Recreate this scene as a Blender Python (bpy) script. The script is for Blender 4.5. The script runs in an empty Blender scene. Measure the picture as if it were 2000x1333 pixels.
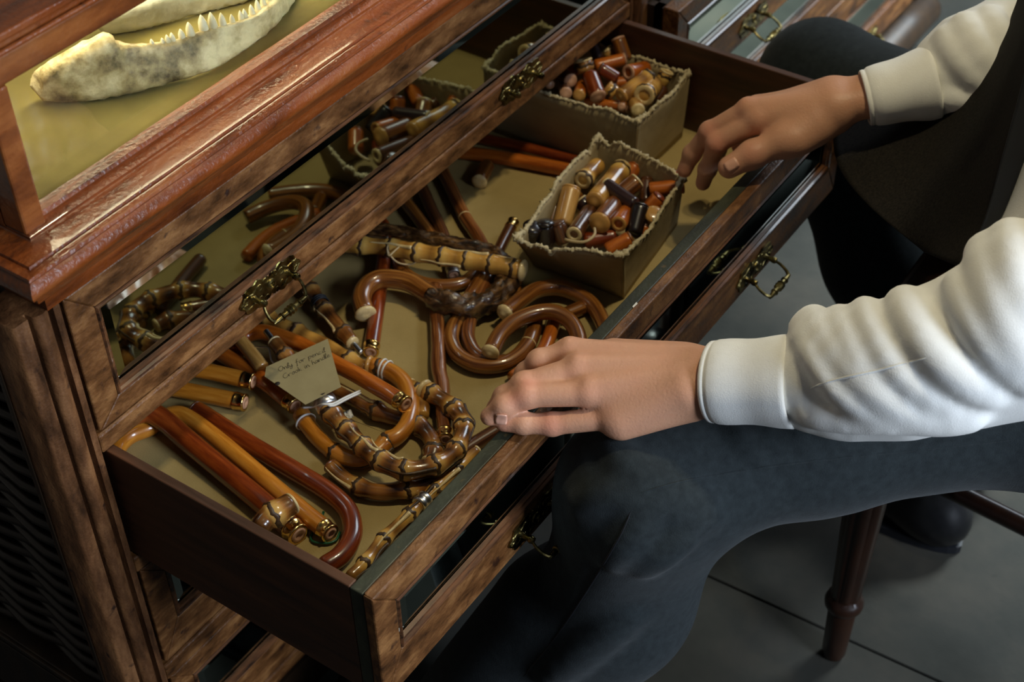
import bpy, math, random
import numpy as np
from mathutils import Vector, Matrix
random.seed(7); RNG = np.random.default_rng(7)
S = bpy.context.scene
COL = S.collection

# ------------------------------------------------------------------ camera, light, exposure
FPX = 2919.3
CAM = np.array([-0.5268, -0.50707, 0.91605])           # metres, drawer's front top left corner is the origin
RT = np.array([0.56345689, -0.82598629, -0.01621684])
UP = np.array([0.55966799, 0.36719846, 0.74292464])
FW = np.array([0.60769077, 0.42768205, -0.66917859])
ZT = 0.58                                              # height of the open drawer's top above the shop floor
cam = bpy.data.cameras.new('camera'); co = bpy.data.objects.new('camera', cam); COL.objects.link(co)
co.matrix_world = Matrix(((RT[0], UP[0], -FW[0], CAM[0]), (RT[1], UP[1], -FW[1], CAM[1]), (RT[2], UP[2], -FW[2], CAM[2] + ZT), (0, 0, 0, 1)))
cam.sensor_width = 36.0; cam.lens = FPX * 36.0 / 2000.0; cam.clip_start = 0.02
cam.dof.use_dof = True; cam.dof.focus_distance = 1.30; cam.dof.aperture_fstop = 8.0
S.camera = co
S.view_settings.view_transform = 'Standard'; S.view_settings.look = 'None'
S.view_settings.exposure = 0.0; S.view_settings.gamma = 1.0; S.view_settings.use_curve_mapping = False
W = bpy.data.worlds.new('world'); S.world = W; W.use_nodes = True
W.node_tree.nodes['Background'].inputs[0].default_value = (0.55, 0.62, 0.75, 1)
W.node_tree.nodes['Background'].inputs[1].default_value = 0.05

def lamp(name, kind, loc, target, power, color, size=0.1, size_y=None, spread=None, spot=None, blend=0.5):
    l = bpy.data.lights.new(name, kind); o = bpy.data.objects.new(name, l); COL.objects.link(o)
    l.energy = power; l.color = color
    if kind == 'AREA':
        l.size = size
        if size_y: l.shape = 'RECTANGLE'; l.size_y = size_y
        if spread: l.spread = spread
    else:
        l.shadow_soft_size = size
    if kind == 'SPOT': l.spot_size = spot; l.spot_blend = blend
    o.location = (loc[0], loc[1], loc[2] + ZT)
    d = Vector(target) - Vector(loc)
    o.rotation_euler = d.to_track_quat('-Z', 'Y').to_euler()
    return o
lamp('window_light_far', 'AREA', (3.0, -0.9, 1.5), (1.95, -0.55, -0.5), 60, (0.84, 0.95, 1.0), 0.7, 0.7, spread=math.radians(44))
lamp('window_fill_far', 'AREA', (3.2, -0.4, 1.5), (0.9, 0.0, -0.1), 34, (0.80, 0.90, 1.0), 1.3, 1.1)  # extra fill added beside the far window light to lift the far knee
lamp('window_light_near', 'AREA', (0.20, -2.5, 1.15), (0.42, -0.2, 0.02), 98, (0.74, 0.85, 1.0), 1.0, 1.3)
lamp('ceiling_bulb', 'SPOT', (0.64, -0.30, 1.72), (0.45, 0.13, -0.1), 25, (1.0, 0.88, 0.58), 0.03, spot=math.radians(56), blend=0.9)
lamp('ceiling_bulb', 'SPOT', (0.74, -0.37, 1.72), (0.45, 0.13, -0.1), 25, (1.0, 0.88, 0.58), 0.03, spot=math.radians(56), blend=0.9)
lamp('case_lamp', 'AREA', (0.27, 0.392, 0.354), (0.27, 0.40, 0.2), 1.05, (1.0, 0.88, 0.58), 0.42, 0.03)
lamp('ledge_glow_spot', 'SPOT', (1.0, 0.90, 1.2), (0.49, 0.27, 0.2), 16, (1.0, 0.72, 0.38), 0.03, spot=math.radians(13), blend=0.9)  # unseen spot added to put a warm glow on the ledge moulding

# ------------------------------------------------------------------ geometry helpers
def ray(px, py):
    return RT * (px - 1000) / FPX - UP * (py - 666.5) / FPX + FW
def P(px, py, ax, val):
    d = ray(px, py); return CAM + d * ((val - CAM[ax]) / d[ax])
def Z(px, py, z): return P(px, py, 2, z)
FLOOR = -0.118                                          # canvas lining of the open drawer
def D(px, py, h): return P(px, py, 2, FLOOR + h)
def nrm(v): v = np.asarray(v, float); return v / max(1e-12, np.linalg.norm(v))
def project(p):
    v = np.asarray(p) - CAM; f = v @ FW
    return np.stack([1000 + FPX * (v @ RT) / f, 666.5 - FPX * (v @ UP) / f], -1)

ORG = {}
TOP = []
def base_of(v):
    v = np.asarray(v); return np.array([v[:, 0].mean(), v[:, 1].mean(), v[:, 2].min()])
def tag(o, label=None, cat=None, group=None, kind=None):
    if label: o['label'] = label
    if cat: o['category'] = cat
    if group: o['group'] = group
    if kind: o['kind'] = kind
def empty(name, loc, label, cat, group=None):
    o = bpy.data.objects.new(name, None); COL.objects.link(o); o.empty_display_size = 0.02
    o.location = loc; ORG[o.name] = np.array(loc, float); TOP.append(o); tag(o, label, cat, group); return o
def mesh(name, vf, m, parent=None, smooth=True, label=None, cat=None, group=None, kind=None):
    v, f = vf[0], vf[1]
    v = np.asarray(v, float)
    org = ORG[parent.name] if parent else base_of(v)
    me = bpy.data.meshes.new(name); me.from_pydata((v - org).tolist(), [], [list(map(int, q)) for q in f])
    if len(vf) > 2 and vf[2] is not None:
        uv = me.uv_layers.new(name='UVMap')
        uv.data.foreach_set('uv', np.asarray(vf[2], np.float32).ravel())
    if len(vf) > 3 and vf[3] is not None:
        a = me.attributes.new('tone', 'FLOAT', 'POINT'); a.data.foreach_set('value', np.asarray(vf[3], np.float32))
    me.validate(); me.update()
    if smooth: me.polygons.foreach_set('use_smooth', [True] * len(me.polygons))
    if m: me.materials.append(m)
    o = bpy.data.objects.new(name, me); COL.objects.link(o)
    ORG[o.name] = org
    if parent: o.parent = parent
    else: o.location = org; TOP.append(o)
    tag(o, label, cat, group, kind); return o
def edge_split(o, ang=35):
    md = o.modifiers.new('split', 'EDGE_SPLIT'); md.split_angle = math.radians(ang); return o
def bevel(o, w, seg=2):
    md = o.modifiers.new('bevel', 'BEVEL'); md.width = w; md.segments = seg; md.limit_method = 'ANGLE'; md.angle_limit = math.radians(40); return o
class MB:
    def __init__(s): s.v = []; s.f = []
    def add(s, v, f):
        n = len(s.v); s.v += [tuple(p) for p in v]; s.f += [[i + n for i in q] for q in f]; return s
    def box(s, x0, x1, y0, y1, z0, z1):
        v = [(x, y, z) for z in (z0, z1) for y in (y0, y1) for x in (x0, x1)]
        return s.add(v, [(0, 2, 3, 1), (4, 5, 7, 6), (0, 1, 5, 4), (2, 6, 7, 3), (0, 4, 6, 2), (1, 3, 7, 5)])
    def hexa(s, b, t):                                  # b, t: four corners each
        return s.add(list(b) + list(t), [(3, 2, 1, 0), (4, 5, 6, 7), (0, 1, 5, 4), (1, 2, 6, 5), (2, 3, 7, 6), (3, 0, 4, 7)])
    @property
    def vf(s): return (s.v, s.f)
def smooth_path(pts, ds=0.004):
    p = np.asarray(pts, float)
    if len(p) == 2:
        n = max(2, int(np.linalg.norm(p[1] - p[0]) / ds)); t = np.linspace(0, 1, n + 1)[:, None]; return p[0] * (1 - t) + p[1] * t
    q = np.vstack([2 * p[0] - p[1], p, 2 * p[-1] - p[-2]]); out = []
    for i in range(1, len(q) - 2):
        a, b, c, d = q[i - 1:i + 3]; n = max(2, int(np.linalg.norm(c - b) / ds)); t = np.linspace(0, 1, n, endpoint=False)[:, None]
        out.append(0.5 * (2 * b + (c - a) * t + (2 * a - 5 * b + 4 * c - d) * t ** 2 + (3 * b - a - 3 * c + d) * t ** 3))
    out.append(q[-2][None]); return np.vstack(out)
def arclen(p):
    return np.concatenate([[0], np.cumsum(np.linalg.norm(np.diff(p, axis=0), axis=1))])
def frames(p):
    t = np.gradient(p, axis=0); t /= np.linalg.norm(t, axis=1)[:, None]
    a = np.array([0, 0, 1.]) if abs(t[0][2]) < 0.9 else np.array([1., 0, 0])
    n = nrm(a - t[0] * (a @ t[0])); N = [n]
    for i in range(1, len(p)):
        n = nrm(n - t[i] * (n @ t[i])); N.append(n)
    N = np.array(N); return t, N, np.cross(t, N)
def tube(pts, rad, n=16, ds=0.004, cap=True, jig=None, tone=None):
    p = smooth_path(pts, ds) if ds else np.asarray(pts, float)
    s = arclen(p); L = s[-1]
    r = np.array([rad(x, L) for x in s]) if callable(rad) else np.interp(s / L, np.linspace(0, 1, len(np.atleast_1d(rad))), np.atleast_1d(rad)) if np.size(rad) > 1 else np.full(len(s), float(rad))
    t, N, B = frames(p); a = np.linspace(0, 2 * np.pi, n, endpoint=False)
    R = r[:, None] * np.ones(n)[None]
    if jig is not None: R = R * jig(s[:, None] * np.ones(n)[None], np.ones(len(s))[:, None] * a[None])
    v = p[:, None] + (N[:, None] * np.cos(a)[None, :, None] + B[:, None] * np.sin(a)[None, :, None]) * R[..., None]
    m = len(p); v = v.reshape(-1, 3); f = []; uv = []
    for i in range(m - 1):
        for j in range(n):
            k = (j + 1) % n
            f.append((i * n + j, i * n + k, (i + 1) * n + k, (i + 1) * n + j))
            u0, u1 = j / n, (j + 1) / n; uv += [(u0, s[i]), (u1, s[i]), (u1, s[i + 1]), (u0, s[i + 1])]
    if cap:
        f.append(tuple(range(n - 1, -1, -1))); uv += [(0.1, 0)] * n
        f.append(tuple(range((m - 1) * n, m * n))); uv += [(0.1, L)] * n
    tv = None
    if tone is not None: tv = np.repeat(np.array([tone(x, L) for x in s]), n)
    return (v, f, uv, tv)
def lathe(c, d, prof, n=20):                            # prof: (radius, height along d)
    c = np.asarray(c, float); d = nrm(d); a = np.array([0, 0, 1.]) if abs(d[2]) < 0.9 else np.array([1., 0, 0])
    N = nrm(np.cross(a, d)); B = np.cross(d, N); v = []; f = []
    for r, h in prof:
        for j in range(n):
            th = 2 * np.pi * j / n; v.append(c + d * h + (N * math.cos(th) + B * math.sin(th)) * r)
    for i in range(len(prof) - 1):
        for j in range(n):
            k = (j + 1) % n; f.append((i * n + j, i * n + k, (i + 1) * n + k, (i + 1) * n + j))
    f.append(tuple(range(n - 1, -1, -1))); f.append(tuple(range((len(prof) - 1) * n, len(prof) * n)))
    return (v, f)
def join(*vfs):
    m = MB()
    for q in vfs: m.add(np.asarray(q[0]), q[1])
    return m.vf
def patch(rows, thick, nrmdir):                          # grid of points, made solid
    g = np.asarray(rows, float); a, b = g.shape[:2]; d = np.asarray(nrmdir, float)
    v = np.vstack([g.reshape(-1, 3), (g + d * thick).reshape(-1, 3)]); o = a * b; f = []
    for i in range(a - 1):
        for j in range(b - 1):
            q = (i * b + j, i * b + j + 1, (i + 1) * b + j + 1, (i + 1) * b + j)
            f.append(q); f.append(tuple(o + k for k in q[::-1]))
    rim = [j for j in range(b)] + [i * b + b - 1 for i in range(1, a)] + [(a - 1) * b + j for j in range(b - 2, -1, -1)] + [i * b for i in range(a - 2, 0, -1)]
    for i in range(len(rim)):
        k = rim[(i + 1) % len(rim)]; f.append((rim[i], o + rim[i], o + k, k))
    return (v, f)

# ---------------------------------------------------------- smooth solids (distance fields, meshed with surface nets)
class Solid:
    def __init__(s): s.ops = []
    def cone(s, a, b, r1, r2, k=0.008): s.ops.append(('c', np.array(a, float), np.array(b, float), r1, r2, k)); return s
    def ell(s, c, r, k=0.008): s.ops.append(('e', np.array(c, float), np.array(r, float), None, None, k)); return s
    def cut(s, a, b, r, k=0.003): s.ops.append(('x', np.array(a, float), np.array(b, float), r, r, k)); return s
    @staticmethod
    def one(o, X, d):
        if o[0] == 'e':
            q = X - o[1].astype(np.float32); e = (np.sqrt(((q / o[2].astype(np.float32)) ** 2).sum(-1)) - 1) * np.float32(o[2].min())
        else:
            a, b = o[1], o[2]; ba = (b - a).astype(np.float32); q = X - a.astype(np.float32)
            h = np.clip((q @ ba) / np.float32(max(1e-9, float(ba @ ba))), 0, 1)
            e = np.sqrt(((q - h[..., None] * ba) ** 2).sum(-1)) - (np.float32(o[3]) + np.float32(o[4] - o[3]) * h)
        k = np.float32(o[5])
        if o[0] == 'x':
            e = -e; h = np.clip(0.5 + 0.5 * (e - d) / k, 0, 1); return d * (1 - h) + e * h + k * h * (1 - h)
        h = np.clip(0.5 + 0.5 * (e - d) / k, 0, 1); return e * (1 - h) + d * h - k * h * (1 - h)
    def ev(s, X):
        d = np.full(X.shape[:-1], 9.0, np.float32)
        for o in s.ops: d = s.one(o, X, d)
        return d
    def surfs(s, pts):                                   # where the view rays of the given pixels meet the solid
        d = np.array([nrm(ray(p[0], p[1])) for p in pts]); t = np.full(len(d), 0.7)
        for _ in range(70):
            e = s.ev((CAM + d * t[:, None]).astype(np.float32)).astype(float); t += np.where(e > 0.0004, np.maximum(e * 0.75, 0.0004), 0)
            if (e < 0.0004).all(): break
        return CAM + d * np.minimum(t, 3)[:, None]
    def surf(s, px, py): return s.surfs([(px, py)])[0]
    def mesh(s, lo, hi, h):
        n = [int((hi[i] - lo[i]) / h) + 1 for i in range(3)]
        ax = [np.float32(lo[i]) + np.float32(h) * np.arange(n[i], dtype=np.float32) for i in range(3)]
        V = np.full(n, 9.0, np.float32)
        for o in s.ops:
            if o[0] == 'e': a, b = o[1] - o[2], o[1] + o[2]
            else: r = max(o[3], o[4]); a, b = np.minimum(o[1], o[2]) - r, np.maximum(o[1], o[2]) + r
            m = o[5] + 3 * h; sl = tuple(slice(max(0, int((a[i] - m - lo[i]) / h)), min(n[i], int((b[i] + m - lo[i]) / h) + 2)) for i in range(3))
            X = np.stack(np.meshgrid(ax[0][sl[0]], ax[1][sl[1]], ax[2][sl[2]], indexing='ij'), -1); V[sl] = s.one(o, X, V[sl])
        V[0] = V[-1] = 1; V[:, 0] = V[:, -1] = 1; V[:, :, 0] = V[:, :, -1] = 1
        return nets(V, lo, h)
def nets(V, lo, h):
    I = V < 0; n = np.array(V.shape)
    sl = lambda o: tuple(slice(o[i], n[i] - 1 + o[i]) for i in range(3))
    cs = [(a, b, c) for a in (0, 1) for b in (0, 1) for c in (0, 1)]
    cnt = sum(I[sl(c)].astype(np.int8) for c in cs); act = (cnt > 0) & (cnt < 8)
    idx = np.argwhere(act); num = np.full(act.shape, -1, np.int64); num[act] = np.arange(len(idx))
    acc = np.zeros((len(idx), 3)); w = np.zeros(len(idx))
    cv = {c: V[sl(c)][act] for c in cs}
    for c in cs:
        for ax in range(3):
            if c[ax]: continue
            d = list(c); d[ax] = 1; d = tuple(d); a, b = cv[c], cv[d]; m = (a < 0) != (b < 0)
            t = np.where(m, a / np.where(m, a - b, 1), 0); pt = np.tile(np.array(c, float), (len(idx), 1)); pt[:, ax] += t
            acc += pt * m[:, None]; w += m
    v = (idx + acc / w[:, None]) * h + np.asarray(lo); f = []
    for ax in range(3):
        u, q = (ax + 1) % 3, (ax + 2) % 3
        a = I[tuple(slice(0, n[i] - 1) if i == ax else slice(1, n[i] - 1) for i in range(3))]
        b = I[tuple(slice(1, n[i]) if i == ax else slice(1, n[i] - 1) for i in range(3))]
        e = np.argwhere(a != b); 
        if not len(e): continue
        fl = a[tuple(e.T)]
        g = e.copy(); g[:, u] += 1; g[:, q] += 1
        def N(du, dq): 
            k = g.copy(); k[:, u] += du; k[:, q] += dq; return num[tuple(k.T)]
        Q = np.stack([N(-1, -1), N(0, -1), N(0, 0), N(-1, 0)], 1); Q[~fl] = Q[~fl][:, ::-1]; f.append(Q)
    return v, np.vstack(f)

# ------------------------------------------------------------------ materials
def lin(c):
    return tuple(((x / 255) / 12.92 if x / 255 <= 0.04045 else ((x / 255 + 0.055) / 1.055) ** 2.4) for x in c) + (1,)
def mat(name, stops, rough=0.5, scale=(20, 20, 20), detail=5, metal=0.0, coat=0.0, coord='Object', bump=0.0, bscale=None, tone=None, spec=0.5, speck=None, rr=None, sheen=0, sss=0, dist=0.0):
    m = bpy.data.materials.new(name); m.use_nodes = True; nt = m.node_tree; N = nt.nodes; L = nt.links
    b = N['Principled BSDF']; tc = N.new('ShaderNodeTexCoord'); mp = N.new('ShaderNodeMapping'); mp.inputs['Scale'].default_value = scale
    L.new(tc.outputs[coord], mp.inputs[0]); no = N.new('ShaderNodeTexNoise'); no.inputs['Scale'].default_value = 1; no.inputs['Detail'].default_value = detail; no.inputs['Roughness'].default_value = 0.62; no.inputs['Distortion'].default_value = dist
    L.new(mp.outputs[0], no.inputs[0]); cr = N.new('ShaderNodeValToRGB'); L.new(no.outputs['Fac'], cr.inputs[0]); e = cr.color_ramp.elements
    while len(e) < len(stops): e.new(0.5)
    for i, (p, c) in enumerate(stops): e[i].position = p; e[i].color = lin(c)
    out = cr.outputs[0]
    def mix(fac, a, c, mode='MIX'):
        x = N.new('ShaderNodeMix'); x.data_type = 'RGBA'; x.blend_type = mode
        if hasattr(fac, 'links'): L.new(fac, x.inputs[0])
        else: x.inputs[0].default_value = fac
        L.new(a, x.inputs[6])
        if hasattr(c, 'links'): L.new(c, x.inputs[7])
        else: x.inputs[7].default_value = c
        return x.outputs[2]
    if tone:                                             # colour carried by the 'tone' attribute of the mesh
        at = N.new('ShaderNodeAttribute'); at.attribute_name = 'tone'
        tr = N.new('ShaderNodeValToRGB'); ee = tr.color_ramp.elements
        ad = N.new('ShaderNodeMath'); ad.operation = 'MULTIPLY_ADD'; L.new(no.outputs['Fac'], ad.inputs[0]); ad.inputs[1].default_value = tone.get('n', 0.5); 
        sb = N.new('ShaderNodeMath'); sb.operation = 'SUBTRACT'; L.new(at.outputs['Fac'], sb.inputs[0]); sb.inputs[1].default_value = tone.get('n', 0.5) * 0.5; L.new(sb.outputs[0], ad.inputs[2])
        L.new(ad.outputs[0], tr.inputs[0])
        while len(ee) < len(tone['stops']): ee.new(0.5)
        for i, (p, c) in enumerate(tone['stops']): ee[i].position = p; ee[i].color = lin(c)
        out = mix(tone.get('mix', 1.0), out, tr.outputs[0])
    if speck:
        n2 = N.new('ShaderNodeTexNoise'); n2.inputs['Scale'].default_value = speck[0]; n2.inputs['Detail'].default_value = 4; L.new(tc.outputs['Object'], n2.inputs[0])
        r2 = N.new('ShaderNodeValToRGB'); r2.color_ramp.elements[0].position = speck[1]; r2.color_ramp.elements[1].position = speck[1] + 0.12; L.new(n2.outputs['Fac'], r2.inputs[0])
        out = mix(r2.outputs[0], out, lin(speck[2]))
    L.new(out, b.inputs['Base Color']); b.inputs['Metallic'].default_value = metal; b.inputs['Roughness'].default_value = rough
    b.inputs['Specular IOR Level'].default_value = spec; b.inputs['Coat Weight'].default_value = coat; b.inputs['Coat Roughness'].default_value = 0.06
    if sheen: b.inputs['Sheen Weight'].default_value = sheen; b.inputs['Sheen Roughness'].default_value = 0.5
    if sss: b.inputs['Subsurface Weight'].default_value = sss; b.inputs['Subsurface Radius'].default_value = (0.006, 0.003, 0.0015); b.inputs['Subsurface Scale'].default_value = 1.0
    if rr:
        mr = N.new('ShaderNodeMapRange'); L.new(no.outputs['Fac'], mr.inputs[0]); mr.inputs[3].default_value = rr[0]; mr.inputs[4].default_value = rr[1]; mr.inputs[1].default_value = 0.3; mr.inputs[2].default_value = 0.7; L.new(mr.outputs[0], b.inputs['Roughness'])
    if bump:
        bn = N.new('ShaderNodeBump'); bn.inputs['Strength'].default_value = 1.0; bn.inputs['Distance'].default_value = bump
        if bscale:
            n3 = N.new('ShaderNodeTexNoise'); n3.inputs['Scale'].default_value = bscale; n3.inputs['Detail'].default_value = 4; L.new(tc.outputs['Object'], n3.inputs[0]); L.new(n3.outputs['Fac'], bn.inputs['Height'])
        else: L.new(no.outputs['Fac'], bn.inputs['Height'])
        L.new(bn.outputs[0], b.inputs['Normal'])
    return m
M = {}
M['wood_old'] = mat('old_oak', [(0.30, (50, 29, 13)), (0.50, (100, 62, 29)), (0.68, (138, 94, 50))], 0.42, (26, 70, 70), 8, bump=0.0007, bscale=320, speck=(70, 0.63, (44, 24, 14)), rr=(0.32, 0.6))
M['wood_post'] = mat('old_oak_post', [(0.30, (48, 29, 16)), (0.50, (92, 58, 32)), (0.68, (128, 86, 50))], 0.42, (60, 60, 16), 8, bump=0.0006, bscale=320, speck=(70, 0.63, (40, 22, 13)), rr=(0.32, 0.6))
M['wood_varnish'] = mat('varnished_moulding', [(0.30, (62, 28, 12)), (0.55, (122, 58, 16)), (0.72, (138, 78, 34))], 0.25, (9, 60, 60), 7, coat=0.35, bump=0.0011, bscale=210, rr=(0.24, 0.46), speck=(60, 0.66, (48, 22, 10)))
M['wood_case'] = mat('case_oak', [(0.30, (70, 32, 14)), (0.52, (122, 66, 28)), (0.70, (150, 90, 44))], 0.3, (10, 40, 40), 6, coat=0.4, bump=0.0004, bscale=260)
M['wood_side'] = mat('drawer_side_wood', [(0.3, (44, 27, 15)), (0.6, (80, 47, 25)), (0.75, (100, 60, 32))], 0.5, (60, 6, 60), 6, rr=(0.4, 0.6))
M['wood_dark'] = mat('dark_cabinet_wood', [(0.3, (28, 18, 10)), (0.7, (52, 36, 20))], 0.45, (40, 40, 5), 5)
M['green'] = mat('worn_green_paint', [(0.35, (36, 38, 28)), (0.65, (58, 60, 44))], 0.42, (18, 60, 30), 6, speck=(95, 0.66, (92, 74, 44)), bump=0.0004, bscale=300)
M['canvas'] = mat('drawer_lining', [(0.3, (146, 125, 78)), (0.7, (172, 149, 96))], 0.75, (9, 9, 9), 6, bump=0.0003, bscale=700, spec=0.25)
M['cloth'] = mat('olive_cloth', [(0.3, (96, 86, 36)), (0.7, (122, 109, 50))], 0.8, (10, 10, 10), 4, spec=0.2, sheen=0.2)
M['card'] = mat('cardboard', [(0.3, (146, 128, 92)), (0.7, (172, 152, 112))], 0.62, (14, 14, 40), 6, bump=0.0006, bscale=90, spec=0.35, speck=(22, 0.66, (120, 100, 66)))
M['card_torn'] = mat('torn_cardboard', [(0.3, (168, 152, 116)), (0.7, (206, 190, 152))], 0.85, (150, 150, 150), 5, bump=0.001, bscale=500, spec=0.2)
M['paper'] = mat('manila_card', [(0.3, (146, 132, 94)), (0.7, (160, 146, 106))], 0.6, (30, 30, 30), 4, spec=0.3)
M['ink'] = mat('pencil_ink', [(0.3, (36, 34, 34)), (0.7, (44, 42, 40))], 0.6)
M['brass'] = mat('aged_brass', [(0.35, (58, 50, 28)), (0.65, (150, 134, 84))], 0.3, (60, 60, 60), 4, metal=1.0, rr=(0.18, 0.42))
M['gold'] = mat('gilt_ferrule', [(0.3, (214, 172, 96)), (0.7, (240, 204, 130))], 0.2, (60, 60, 60), 3, metal=1.0)
M['steel'] = mat('steel', [(0.3, (200, 200, 200)), (0.7, (225, 225, 225))], 0.32, (60, 60, 60), 3, metal=1.0)
M['mirror'] = mat('mirror_glass', [(0.3, (176, 186, 172)), (0.7, (182, 192, 178))], 0.03, (5, 5, 5), 2, metal=1.0)
M['concrete'] = mat('concrete_floor', [(0.3, (36, 37, 34)), (0.5, (46, 46, 42)), (0.7, (58, 55, 49))], 0.85, (5, 5, 5), 8, bump=0.0008, bscale=60, spec=0.12, speck=(28, 0.70, (34, 33, 31)))
M['bone'] = mat('bone', [(0.36, (78, 66, 42)), (0.49, (178, 158, 112)), (0.62, (228, 212, 166))], 0.4, (26, 26, 26), 8, bump=0.002, bscale=120, spec=0.4)
M['bone_pale'] = mat('pale_bone', [(0.3, (150, 146, 124)), (0.7, (204, 200, 178))], 0.4, (22, 22, 22), 5, bump=0.001, bscale=150)
M['tooth'] = mat('tooth', [(0.3, (218, 206, 164)), (0.7, (240, 232, 204))], 0.25, (60, 60, 60), 3)
M['skin'] = mat('skin', [(0.3, (190, 140, 110)), (0.7, (208, 160, 128))], 0.48, (45, 45, 45), 5, bump=0.0003, bscale=420, sss=0.12, tone=dict(stops=[(0.0, (200, 150, 118)), (1.0, (202, 108, 92))], n=0.15, mix=1.0))
M['nail'] = mat('nail', [(0.3, (212, 158, 134)), (0.7, (220, 168, 144))], 0.25, (40, 40, 40), 3, coat=0.3)
M['shirt'] = mat('white_shirt_cotton', [(0.3, (236, 234, 228)), (0.7, (244, 243, 238))], 0.75, (30, 30, 30), 4, bump=0.0002, bscale=900, spec=0.2, sheen=0.15)
M['wool'] = mat('blue_grey_wool', [(0.3, (29, 34, 36)), (0.7, (41, 47, 49))], 0.85, (120, 120, 120), 6, bump=0.0004, bscale=900, spec=0.12, sheen=0.08)
M['tweed'] = mat('dark_tweed', [(0.35, (22, 20, 18)), (0.65, (40, 36, 30))], 0.9, (420, 420, 420), 3, spec=0.1)
M['lining'] = mat('black_satin', [(0.3, (14, 15, 19)), (0.7, (20, 22, 28))], 0.55, (30, 30, 30), 3)
M['leather'] = mat('black_leather', [(0.3, (12, 12, 14)), (0.7, (20, 20, 22))], 0.3, (60, 60, 60), 3)
M['chair'] = mat('dark_chair_wood', [(0.3, (26, 13, 7)), (0.7, (50, 26, 13))], 0.35, (30, 30, 8), 5, coat=0.3)
M['cane_seat'] = mat('cane_strip', [(0.3, (120, 92, 44)), (0.7, (150, 118, 62))], 0.5, (60, 60, 60), 3)
M['wicker'] = mat('dark_wicker', [(0.3, (26, 20, 16)), (0.7, (48, 38, 30))], 0.4, (60, 60, 60), 4)
M['rubber'] = mat('white_band', [(0.3, (214, 212, 206)), (0.7, (232, 230, 226))], 0.5)
M['tan_band'] = mat('tan_band', [(0.3, (176, 152, 110)), (0.7, (192, 168, 126))], 0.5)
M['wire'] = mat('green_wire', [(0.3, (18, 70, 46)), (0.7, (26, 92, 60))], 0.35)
M['pale'] = mat('pale_end_grain', [(0.3, (196, 168, 112)), (0.7, (222, 198, 146))], 0.4, (160, 160, 160), 4, coat=0.3)
M['pink'] = mat('pinkish_end_grain', [(0.3, (178, 132, 102)), (0.7, (202, 156, 124))], 0.45, (160, 160, 160), 4, coat=0.2)
M['bore'] = mat('dark_bore', [(0.3, (26, 20, 14)), (0.7, (44, 34, 22))], 0.8)
M['ring'] = mat('bamboo_node', [(0.35, (34, 22, 12)), (0.65, (84, 58, 30))], 0.5, (220, 220, 220), 3)
def cane_mat(name, a, b, c, coat=0.6, sc=(6, 12, 1)):
    return mat(name, [(0.37, a), (0.5, b), (0.62, c)], 0.3, sc, 8, coat=coat, coord='UV', spec=0.5)
M['red'] = cane_mat('red_varnish', (80, 28, 8), (116, 46, 12), (142, 64, 20))
M['orange'] = cane_mat('orange_varnish', (140, 64, 14), (178, 92, 24), (198, 112, 38))
M['amber'] = cane_mat('amber_varnish', (156, 90, 20), (190, 118, 34), (206, 138, 50))
M['brown'] = cane_mat('brown_varnish', (70, 36, 16), (118, 66, 30), (154, 98, 50), sc=(14, 10, 1))
M['mid'] = cane_mat('chestnut_varnish', (70, 36, 13), (124, 72, 26), (158, 104, 46), sc=(13, 9, 1))
M['dark'] = cane_mat('walnut_varnish', (50, 26, 14), (84, 48, 24), (110, 66, 34), sc=(18, 5, 1))
M['ebony'] = cane_mat('ebony_lacquer', (14, 8, 8), (24, 14, 13), (34, 18, 16))
M['purple'] = cane_mat('plum_lacquer', (34, 20, 22), (52, 32, 32), (70, 44, 40))
M['tanwood'] = cane_mat('tan_varnish', (156, 108, 48), (188, 138, 70), (204, 158, 90))
M['bark'] = mat('bark', [(0.36, (22, 13, 7)), (0.5, (70, 45, 22)), (0.64, (128, 92, 52))], 0.32, (8, 60, 1), 6, coat=0.5, coord='UV', bump=0.002, dist=1.0)
def bam(name, l, m_, d, n=0.9):
    return mat(name, [(0.3, m_), (0.7, l)], 0.26, (6, 14, 1), 5, coat=0.7, coord='UV', tone=dict(stops=[(0.0, l), (0.45, m_), (0.85, d)], n=n))
M['bamboo'] = bam('scorched_bamboo', (206, 160, 84), (158, 102, 44), (54, 28, 12))
M['bamboo_light'] = bam('pale_bamboo', (216, 174, 92), (192, 140, 62), (110, 66, 26), 0.5)
M['bamboo_dark'] = bam('brown_bamboo', (186, 140, 74), (126, 76, 32), (44, 24, 12))
gl = bpy.data.materials.new('case_glass'); gl.use_nodes = True; _b = gl.node_tree.nodes['Principled BSDF']
_b.inputs['Transmission Weight'].default_value = 1.0; _b.inputs['Roughness'].default_value = 0.0; _b.inputs['IOR'].default_value = 1.45; _b.inputs['Base Color'].default_value = (0.95, 0.98, 0.94, 1)
M['glass'] = gl

# ------------------------------------------------------------------ the setting: floor of slabs with an open joint
FZ = -ZT
a, b = Z(1360, 1115, FZ), Z(1830, 1330, FZ); jd = nrm(b - a); jn = np.array([-jd[1], jd[0], 0])
fl = mesh('floor', MB().box(-3.2, 4.2, -3.2, 3.2, FZ - 0.08, FZ - 0.012).vf, M['concrete'], kind='structure', smooth=False)
for sgn, far in ((1, 2.2), (-1, 2.4)):
    for k in range(-2, 3):
        c0 = a + jd * (k * 1.3 - 0.35) + jn * sgn * 0.0012; q = [c0 + jd * 0.0012, c0 + jd * 1.2988, c0 + jd * 1.2988 + jn * sgn * far, c0 + jd * 0.0012 + jn * sgn * far]
        if sgn < 0: q = q[::-1]
        m_ = MB().hexa([p + np.array([0, 0, -0.02]) for p in q], q)
        bevel(mesh('floor_slab', m_.vf, M['concrete'], fl, smooth=False), 0.0012, 1)

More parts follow.
